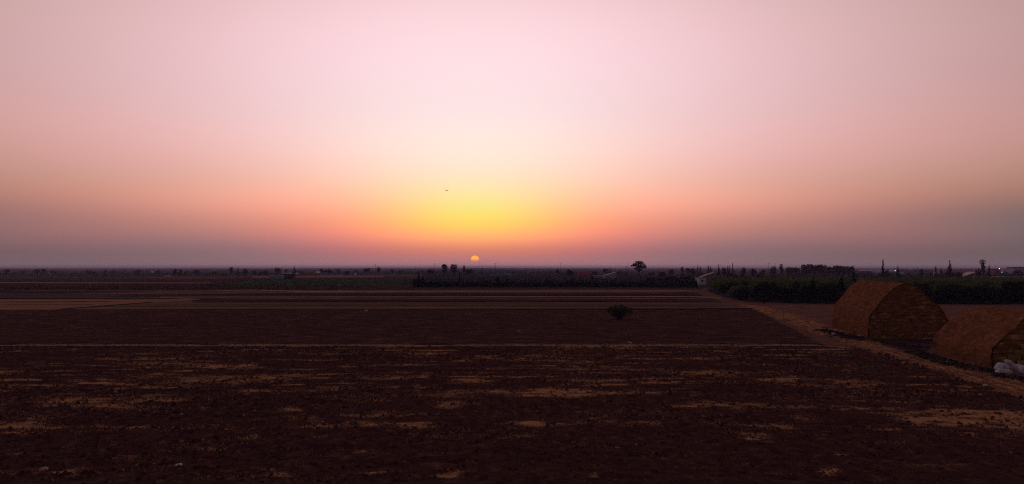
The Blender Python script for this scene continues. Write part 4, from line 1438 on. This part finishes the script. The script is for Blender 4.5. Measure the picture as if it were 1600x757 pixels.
# ------------------------------------------------------------------ buildings, masts, lamps
def house(px0, px1, base, top, depth, name, label, wall, roof, roof_kind="gable", roof_px=1.5, windows=1, over=0.3, door=False, cat="house", group=None):
    a_, c_ = at(px0, base), at(px1, base)
    w_ = c_.x - a_.x
    sc_ = a_.y / F
    H = (base - top) * sc_
    hr = roof_px * sc_
    root = empty(name, ((a_.x + c_.x) / 2, a_.y, 0), 0, label, cat, group)
    b_ = MB()
    wt_ = 0.2
    hw = H - hr
    x0, x1 = -w_ / 2, w_ / 2
    # front wall pierced by real openings
    holes = []
    if windows:
        ww = min(1.1, w_ / (windows * 2.2))
        for i in range(windows):
            cx_ = x0 + w_ * (i + .5) / windows
            if door and i == 0:
                holes.append((cx_ - .5, cx_ + .5, 0.0, min(2.1, hw * .8), "door"))
            else:
                holes.append((cx_ - ww / 2, cx_ + ww / 2, hw * .42, hw * .76, "window"))
    px_ = x0
    for (h0, h1, z0, z1, kd) in holes:
        b_.box(px_, h0, 0, wt_, 0, hw)
        if z0 > 0:
            b_.box(h0, h1, 0, wt_, 0, z0)
        b_.box(h0, h1, 0, wt_, z1, hw)
        px_ = h1
    b_.box(px_, x1, 0, wt_, 0, hw)
    b_.box(x0, x0 + wt_, wt_, depth, 0, hw)
    b_.box(x1 - wt_, x1, wt_, depth, 0, hw)
    b_.box(x0 + wt_, x1 - wt_, depth - wt_, depth, 0, hw)
    if roof_kind == "gable_front":
        b_.add([(x0, 0.01, hw), (x1, 0.01, hw), (0, 0.01, H - .05), (x0, .2, hw), (x1, .2, hw), (0, .2, H - .05)], [(0, 1, 2), (5, 4, 3), (0, 2, 5, 3), (1, 4, 5, 2)])
    if roof_kind == "mono":
        b_.add([(x0, 0.01, hw), (x1, 0.01, hw), (x1, 0.01, H - .05), (x0, .2, hw), (x1, .2, hw), (x1, .2, H - .05)], [(0, 1, 2), (5, 4, 3), (0, 2, 5, 3), (1, 4, 5, 2)])
    b_.build("wall", wall, root)
    for (h0, h1, z0, z1, kd) in holes:
        q_ = MB()
        q_.box(h0, h1, 0.08, 0.14, z0, z1)
        q_.build(kd, M["glass"] if kd == "window" else M["wood"], root)
    r_ = MB()
    t_ = 0.18

    def slab(xa, za, xb, zb, y0_, y1_):
        r_.add([(xa, y0_, za), (xb, y0_, zb), (xb, y1_, zb), (xa, y1_, za), (xa, y0_, za + t_), (xb, y0_, zb + t_), (xb, y1_, zb + t_), (xa, y1_, za + t_)],
               [(0, 3, 2, 1), (4, 5, 6, 7), (0, 1, 5, 4), (1, 2, 6, 5), (2, 3, 7, 6), (3, 0, 4, 7)])
    if roof_kind == "gable_front":
        slab(x0 - over, hw - over * hr / (w_ / 2), 0, H - .03, -over, depth + over)
        slab(0, H - .03, x1 + over, hw - over * hr / (w_ / 2), -over, depth + over)
    elif roof_kind == "mono":
        slab(x0 - over, hw, x1 + over, H, -over, depth + over)
    elif roof_kind == "flat":
        r_.box(x0 - over, x1 + over, -over, depth + over, hw + .003, H)
    else:   # gable ridge along x, slope faces the viewer
        y0_, y1_, ym = -over, depth + over, depth / 2
        r_.add([(x0 - over, y0_, hw), (x1 + over, y0_, hw), (x1 + over, ym, H), (x0 - over, ym, H), (x0 - over, y1_, hw), (x1 + over, y1_, hw)],
               [(0, 1, 2, 3), (3, 2, 5, 4), (0, 3, 4), (1, 5, 2), (0, 4, 5, 1)])
    r_.build("roof", roof, root)
    return root


def tunnel(px0, px1, base, top, depth, label, group=None, film="poly"):
    """greenhouse tunnel lying across the view"""
    a_, c_ = at(px0, base), at(px1, base)
    H = (base - top) * a_.y / F
    root = empty("greenhouse", ((a_.x + c_.x) / 2, a_.y, 0), 0, label, "greenhouse", group)
    w_ = c_.x - a_.x
    n_ = 12
    b_ = MB()
    vs = []
    for s_ in (-w_ / 2, w_ / 2):
        for i in range(n_ + 1):
            an = math.pi * i / n_
            vs.append((s_, depth / 2 - math.cos(an) * depth / 2, math.sin(an) ** 0.7 * H))
    fs = [(i, i + n_ + 1, i + n_ + 2, i + 1) for i in range(n_)] + [tuple(range(n_ + 1)), tuple(range(2 * n_ + 1, n_, -1))]
    b_.add(vs, fs)
    b_.build("plastic_cover", M[film], root, False)
    f_ = MB()
    nb_ = max(3, int(w_ / 4))
    for k_ in range(nb_ + 1):
        x = -w_ / 2 + w_ * k_ / nb_
        f_.tube([(x, depth / 2 - math.cos(math.pi * i / 8) * (depth / 2 + .05), math.sin(math.pi * i / 8) ** 0.7 * (H + .05)) for i in range(9)], [0.05] * 9, 5)
    f_.build("hoops", M["steel"], root)
    return root


house(1091.5, 1103.5, 445.3, 434.6, 7, "farm_house", "white walled farm house under a pale sloping roof among dark trees", M["white_wall"], M["pale_roof"], "flat", 0.7, 1, 0.15)
house(1096, 1115.5, 441.5, 426.5, 6, "shed", "shed with pale roof rising to the right behind the white house", M["clay_wall"], M["pale_roof"], "mono", 7.0, 1, 0.3, cat="shed")
house(764.5, 785, 431.8, 425.2, 12, "warehouse", "long blue-grey warehouse with dark roof right below the sun", M["grey_wall"], M["dark_roof"], "gable", 2.0, 5, cat="warehouse")
house(786.5, 800, 431.8, 427.9, 10, "outbuilding", "low pale outbuilding joined to the blue-grey warehouse", M["grey_wall"], M["poly"], "flat", 0.6, 3, cat="building")
house(903, 919, 433.0, 425.3, 9, "farm_house", "long house with dark red roof behind the cypress row", M["clay_wall"], M["red_roof"], "gable", 4.4, 4, door=True)
house(921, 927.5, 434.0, 427.2, 7, "outbuilding", "small red outbuilding at the right end of the red roofed house", M["red_roof"], M["red_roof"], "flat", 0.8, 1, cat="building")
house(944.5, 962, 435.6, 426.2, 12, "barn", "pale grey barn with slanted light roof left of the great tree", M["grey_wall"], M["pale_roof"], "mono", 5.0, 2, cat="barn")
house(929, 944, 434.3, 430.6, 8, "outbuilding", "low pale flat outbuilding left of the slanted roof barn", M["grey_wall"], M["poly"], "flat", 0.8, 3, cat="building")
house(493, 501.5, 428.6, 424.4, 10, "farm_house", "house with bright white roof left of centre on the skyline", M["clay_wall"], M["white_wall"], "gable", 2.4, 2)
house(480.5, 490, 429.6, 424.2, 8, "farm_house", "reddish low house left of the white roofed house", M["clay_wall"], M["clay_wall"], "gable", 2.0, 2)
house(552.6, 555.6, 430.2, 427.3, 5, "hut", "tiny white gabled hut on the left skyline", M["white_wall"], M["white_wall"], "gable_front", 1.2, 1, 0.1, cat="hut")
house(439.5, 464, 429.2, 426.6, 9, "farm_building", "long low pale building around the ragged conifer", M["grey_wall"], M["poly"], "gable", 1.2, 5, cat="building")
house(74.5, 77.2, 429.0, 425.4, 5, "hut", "tiny bright white hut between trees near the left edge", M["white_wall"], M["white_wall"], "gable_front", 1.0, 1, 0.1, cat="hut")
house(234.5, 237.5, 427.2, 424.6, 7, "hut", "tiny white hut standing high among the left skyline trees", M["white_wall"], M["white_wall"], "gable_front", 1.0, 1, 0.1, cat="hut")
house(256, 262, 432.5, 430.6, 5, "shed", "small low white shed left of the dark square clump", M["white_wall"], M["poly"], "flat", 0.5, 2, 0.1, cat="shed")
tunnel(420, 443, 437.2, 430.6, 8, "grey rounded tunnel beside dark shrubs on the left", None, "old_film")
tunnel(1345, 1378, 427.5, 422.0, 10, "long pale greenhouse above the far haystack, left of two")
tunnel(1383, 1402, 427.0, 422.0, 10, "shorter pale greenhouse above the far haystack, right of two")
house(1337, 1365, 434.0, 424.0, 14, "warehouse", "dark blue-roofed warehouse behind the far haystack", M["dark_roof"], M["dark_roof"], "gable", 3.5, 5, cat="warehouse")
house(1412, 1460, 429.5, 422.4, 14, "warehouse", "long dark low warehouse between cypresses on the right", M["grey_wall"], M["dark_roof"], "gable", 2.4, 8, cat="warehouse")
house(1464, 1468.8, 434.0, 423.6, 6, "tank_house", "narrow whitish block between two cypresses", M["white_wall"], M["poly"], "flat", 0.7, 1, 0.1, cat="building")
house(1506, 1525, 435.4, 425.4, 12, "barn", "barn with pale roof slanting up to the right, near right edge", M["clay_wall"], M["pale_roof"], "mono", 7.0, 2, cat="barn")
house(1552, 1640, 437.0, 432.6, 8, "farm_building", "long low white building behind the orchard at the right edge", M["white_wall"], M["poly"], "flat", 0.7, 14, 0.2, cat="building")
house(1530, 1549, 437.2, 432.8, 8, "farm_building", "short low white building below the top heavy tree", M["white_wall"], M["poly"], "flat", 0.7, 4, 0.2, cat="building")
house(1555, 1562.5, 433.4, 420.8, 8, "block_house", "dark square block building under the bright lamps", M["clay_wall"], M["dark_roof"], "flat", 0.8, 2, 0.2, cat="building")
house(1585, 1606, 428.5, 417.6, 16, "warehouse", "tall dark flat roofed warehouse at the right edge", M["grey_wall"], M["dark_roof"], "flat", 1.6, 5, cat="warehouse")
# faint far buildings along the horizon
FARB = [(824, 827, 427.5, 424.2, "white"), (757, 761, 424.5, 421.8, "grey"), (838, 846, 423.6, 420.6, "grey"), (806, 813, 423.4, 420.8, "grey"), (1027, 1036, 423.2, 420.4, "grey"),
        (1184, 1192, 424.4, 420.4, "white"), (1196, 1203, 426.5, 423, "grey"), (1424, 1434, 424.4, 421.2, "white"), (1500, 1520, 423.8, 420.6, "clay"), (1569, 1583, 423.8, 420.2, "grey"),
        (643, 650, 423.6, 420.8, "grey"), (530, 540, 423.8, 421.2, "grey"), (320, 331, 423.8, 421.2, "grey"), (110, 121, 424.0, 421.4, "grey")]
wm = {"white": M["white_wall"], "grey": M["grey_wall"], "clay": M["clay_wall"]}
where = ["small white house far beyond the hedge, right of the warehouse under the sun", "faint block on the horizon behind the little palm", "faint block on the horizon right of the small white far house",
         "faint block on the horizon between warehouse and small white far house", "faint block on the horizon right of the great tree", "faint white block on the horizon left of the dark wood",
         "grey far block just left of the dark wood", "pale far block behind the cypresses at right", "clay coloured far block right of the triangular conifer",
         "faint block on the horizon right of the lamps", "faint block on the horizon above the hedge's left end", "faint block on the horizon right of the white roofed house",
         "faint block on the horizon left of the spiky group", "faint block on the horizon right of the far left twin trees"]
for (x0, x1, b_, t_, c_), lab in zip(FARB, where):
    house(x0, x1, b_, t_, 14, "far_building", lab, wm[c_], M["grey_wall"], "flat", 0.35, 3, 0.2, cat="building")


def mast(px, base, top, label, r=0.11, arms=1, cat="mast"):
    g_ = at(px, base)
    H = (base - top) * g_.y / F
    root = empty("mast", (g_.x, g_.y, 0), 0, label, cat)
    b_ = MB()
    b_.tube([(0, 0, 0), (0, 0, H)], [r * 1.6, r * .7], 7)
    b_.build("pole", M["wood"], root)
    for i in range(arms):
        c_ = MB()
        z_ = H - 0.6 - i * 1.1
        c_.box(-1.1, 1.1, -.06, .06, z_, z_ + .14)
        c_.build("crossarm", M["wood"], root)
    return root


mast(679.3, 434, 411.6, "thin utility pole left of the big twin trees")
mast(774, 434, 411.2, "thin utility pole right of the sun")
mast(196.5, 429.6, 417.2, "thin pole on the far left skyline")
mast(876, 433, 411.6, "faint pole above the squarish dark tree")
mast(981.4, 434, 410.5, "faint pole between thin palm and great tree")
mast(1201, 434, 411.4, "faint pole left of the dark wood")
mast(1212, 430, 411.8, "faint pole above the left end of the dark wood")
mast(1556.5, 434, 414.4, "dark pole beside the block building with lamps")
mast(586.5, 433, 412.6, "faint pole left of the top heavy tree")
mast(1434, 430, 415.8, "faint pole above the long dark warehouse")

LAMP = emit("lamp_glow", (0.62, 0.66, 1.0), 6.0)
LAMP2 = emit("warm_lamp_glow", (1.0, 0.95, 0.85), 2.6)


def lamp(px, py, base, m, r, label):
    g_ = at(px, base)
    z_ = (base - py) * g_.y / F
    root = empty("yard_lamp", (g_.x, g_.y, 0), 0, label, "lamp")
    b_ = MB()
    b_.tube([(0, 0, 0), (0, 0, z_ + .25)], [0.12, 0.07], 7)
    b_.box(-r * 1.1, r * 1.1, -.12, .1, z_ + r * 1.02, z_ + r * 1.15 + .1)
    b_.build("pole", M["steel"], root)
    q_ = MB()
    vs, fs = [], []
    for i in range(9):
        for j in range(12):
            p_, t_ = math.pi * i / 8, 2 * math.pi * j / 12
            vs.append((r * math.sin(p_) * math.cos(t_), -.12 - r + r * math.sin(p_) * math.sin(t_), z_ + r * math.cos(p_)))
    for i in range(8):
        for j in range(12):
            fs.append((i * 12 + j, i * 12 + (j + 1) % 12, (i + 1) * 12 + (j + 1) % 12, (i + 1) * 12 + j))
    q_.add(vs, fs)
    q_.build("lamp_globe", m, root, True)
    return root


lamp(1561.3, 420.4, 433.0, LAMP, 0.30, "brightest bluish white lamp near the right edge")
lamp(1565.4, 425.6, 433.6, LAMP2, 0.20, "small warm white lamp below the bluish lamp")
lamp(1398.6, 423.3, 433.0, LAMP2, 0.26, "small white lamp above the far haystack's ridge")

# ------------------------------------------------------------------ bird and sun
D = 110.0
u_, v_ = (698 - 800) / F, (378.5 - 298) / F
yy = math.cos(TILT) - v_ * math.sin(TILT)
zz = math.sin(TILT) + v_ * math.cos(TILT)
bp_ = Vector((u_ * D / yy, D, CAM_H + zz * D / yy))
b_ = MB()
nx_ = 9
secs = [(-.20, .004, .004), (-.15, .018, .014), (-.10, .022, .020), (-.02, .036, .034), (.05, .038, .036), (.10, .026, .026), (.13, .026, .026), (.155, .018, .018), (.185, .003, .003)]
b_.tube([(x, 0, 0) for x, _, _ in secs], [r for _, r, _ in secs], 8)
for s_ in (-1, 1):
    W_ = [(0.07, 0.0, 0.02, .13), (0.075, .13, .045, .12), (0.045, .24, .05, .09), (-0.02, .33, .035, .02)]
    top_ = [(x, s_ * y_, z_ + .008) for x, y_, z_, c_ in W_] + [(x - c_, s_ * y_, z_ + .002) for x, y_, z_, c_ in W_]
    bot_ = [(x, yq, zq - .012) for x, yq, zq in top_]
    fs = []
    for i in range(3):
        fs += [(i, i + 1, i + 5, i + 4), (8 + i, 12 + i, 13 + i, 9 + i), (i, 8 + i, 9 + i, i + 1), (4 + i, 5 + i, 13 + i, 12 + i)]
    fs += [(0, 4, 12, 8), (3, 11, 15, 7)]
    b_.add(top_ + bot_, fs)
b_.add([(-.15, -.015, 0), (-.15, .015, 0), (-.27, .05, 0), (-.27, -.05, 0), (-.15, -.015, -.008), (-.15, .015, -.008), (-.27, .05, -.006), (-.27, -.05, -.006)],
       [(0, 1, 2, 3), (7, 6, 5, 4), (0, 4, 5, 1), (1, 5, 6, 2), (2, 6, 7, 3), (3, 7, 4, 0)])
bo = b_.build("bird", M["feather"])
bo.location = bp_
bo.rotation_euler = (0.12, 0.0, math.radians(200))
bo.rotation_euler = (0.10, 0.05, math.radians(70))
bo.scale = (1.15, 1.15, 1.6)
tag(bo, "small bird gliding in the yellow glow above the setting sun", "bird")

SD = 30000.0
sr = 6.1 / F * SD
sb = MB()
vs, fs = [], []
for i in range(25):
    for j in range(36):
        p_, t_ = math.pi * i / 24, 2 * math.pi * j / 36
        vs.append((sr * math.sin(p_) * math.cos(t_), sr * math.sin(p_) * math.sin(t_), sr * .88 * math.cos(p_)))
for i in range(24):
    for j in range(36):
        fs.append((i * 36 + j, (i + 1) * 36 + j, (i + 1) * 36 + (j + 1) % 36, i * 36 + (j + 1) % 36))
sb.add(vs, fs)
sm = bpy.data.materials.new("glowing_sun")
sm.use_nodes = True
nt = sm.node_tree
nt.nodes.clear()
e_ = nt.nodes.new("ShaderNodeEmission")
t_ = nt.nodes.new("ShaderNodeTexCoord")
s_ = nt.nodes.new("ShaderNodeSeparateXYZ")
nt.links.new(t_.outputs["Generated"], s_.inputs[0])
r_ = nt.nodes.new("ShaderNodeValToRGB")
r_.color_ramp.interpolation = "EASE"
els = [(0.0, (0.55, 0.16, 0.19)), (0.22, (0.90, 0.22, 0.19)), (0.45, (1.15, 0.40, 0.12)), (0.72, (1.25, 0.56, 0.05)), (1.0, (1.1, 0.42, 0.05))]
r_.color_ramp.elements[0].color = (*els[0][1], 1)
r_.color_ramp.elements[1].color = (*els[-1][1], 1)
for p_, c_ in els[1:-1]:
    x_ = r_.color_ramp.elements.new(p_)
    x_.color = (*c_, 1)
nt.links.new(s_.outputs[2], r_.inputs[0])
nt.links.new(r_.outputs[0], e_.inputs[0])
e_.inputs[1].default_value = 1.0
o_ = nt.nodes.new("ShaderNodeOutputMaterial")
nt.links.new(e_.outputs[0], o_.inputs[0])
sun = sb.build("sun", sm, None, True)
sun.location = (math.sin(SUN_AZ) * SD, math.cos(SUN_AZ) * SD, CAM_H + math.tan(SUN_EL) * SD)
tag(sun, "round golden setting sun just above the hazy horizon", "sun")

# ------------------------------------------------------------------ haze
hb = MB()
hb.box(-11500, 11500, -300, 16000, -1.0, 23.0)
hz = bpy.data.materials.new("haze")
hz.use_nodes = True
nt = hz.node_tree
nt.nodes.clear()
pv = nt.nodes.new("ShaderNodeVolumePrincipled")
pv.inputs["Color"].default_value = (0.66, 0.60, 1.0, 1)
pv.inputs["Density"].default_value = HAZE_DENSITY
pv.inputs["Anisotropy"].default_value = 0.2
o_ = nt.nodes.new("ShaderNodeOutputMaterial")
nt.links.new(pv.outputs[0], o_.inputs["Volume"])
tag(hb.build("haze", hz), kind="stuff", label="thin dusk haze over the whole plain", cat="haze")
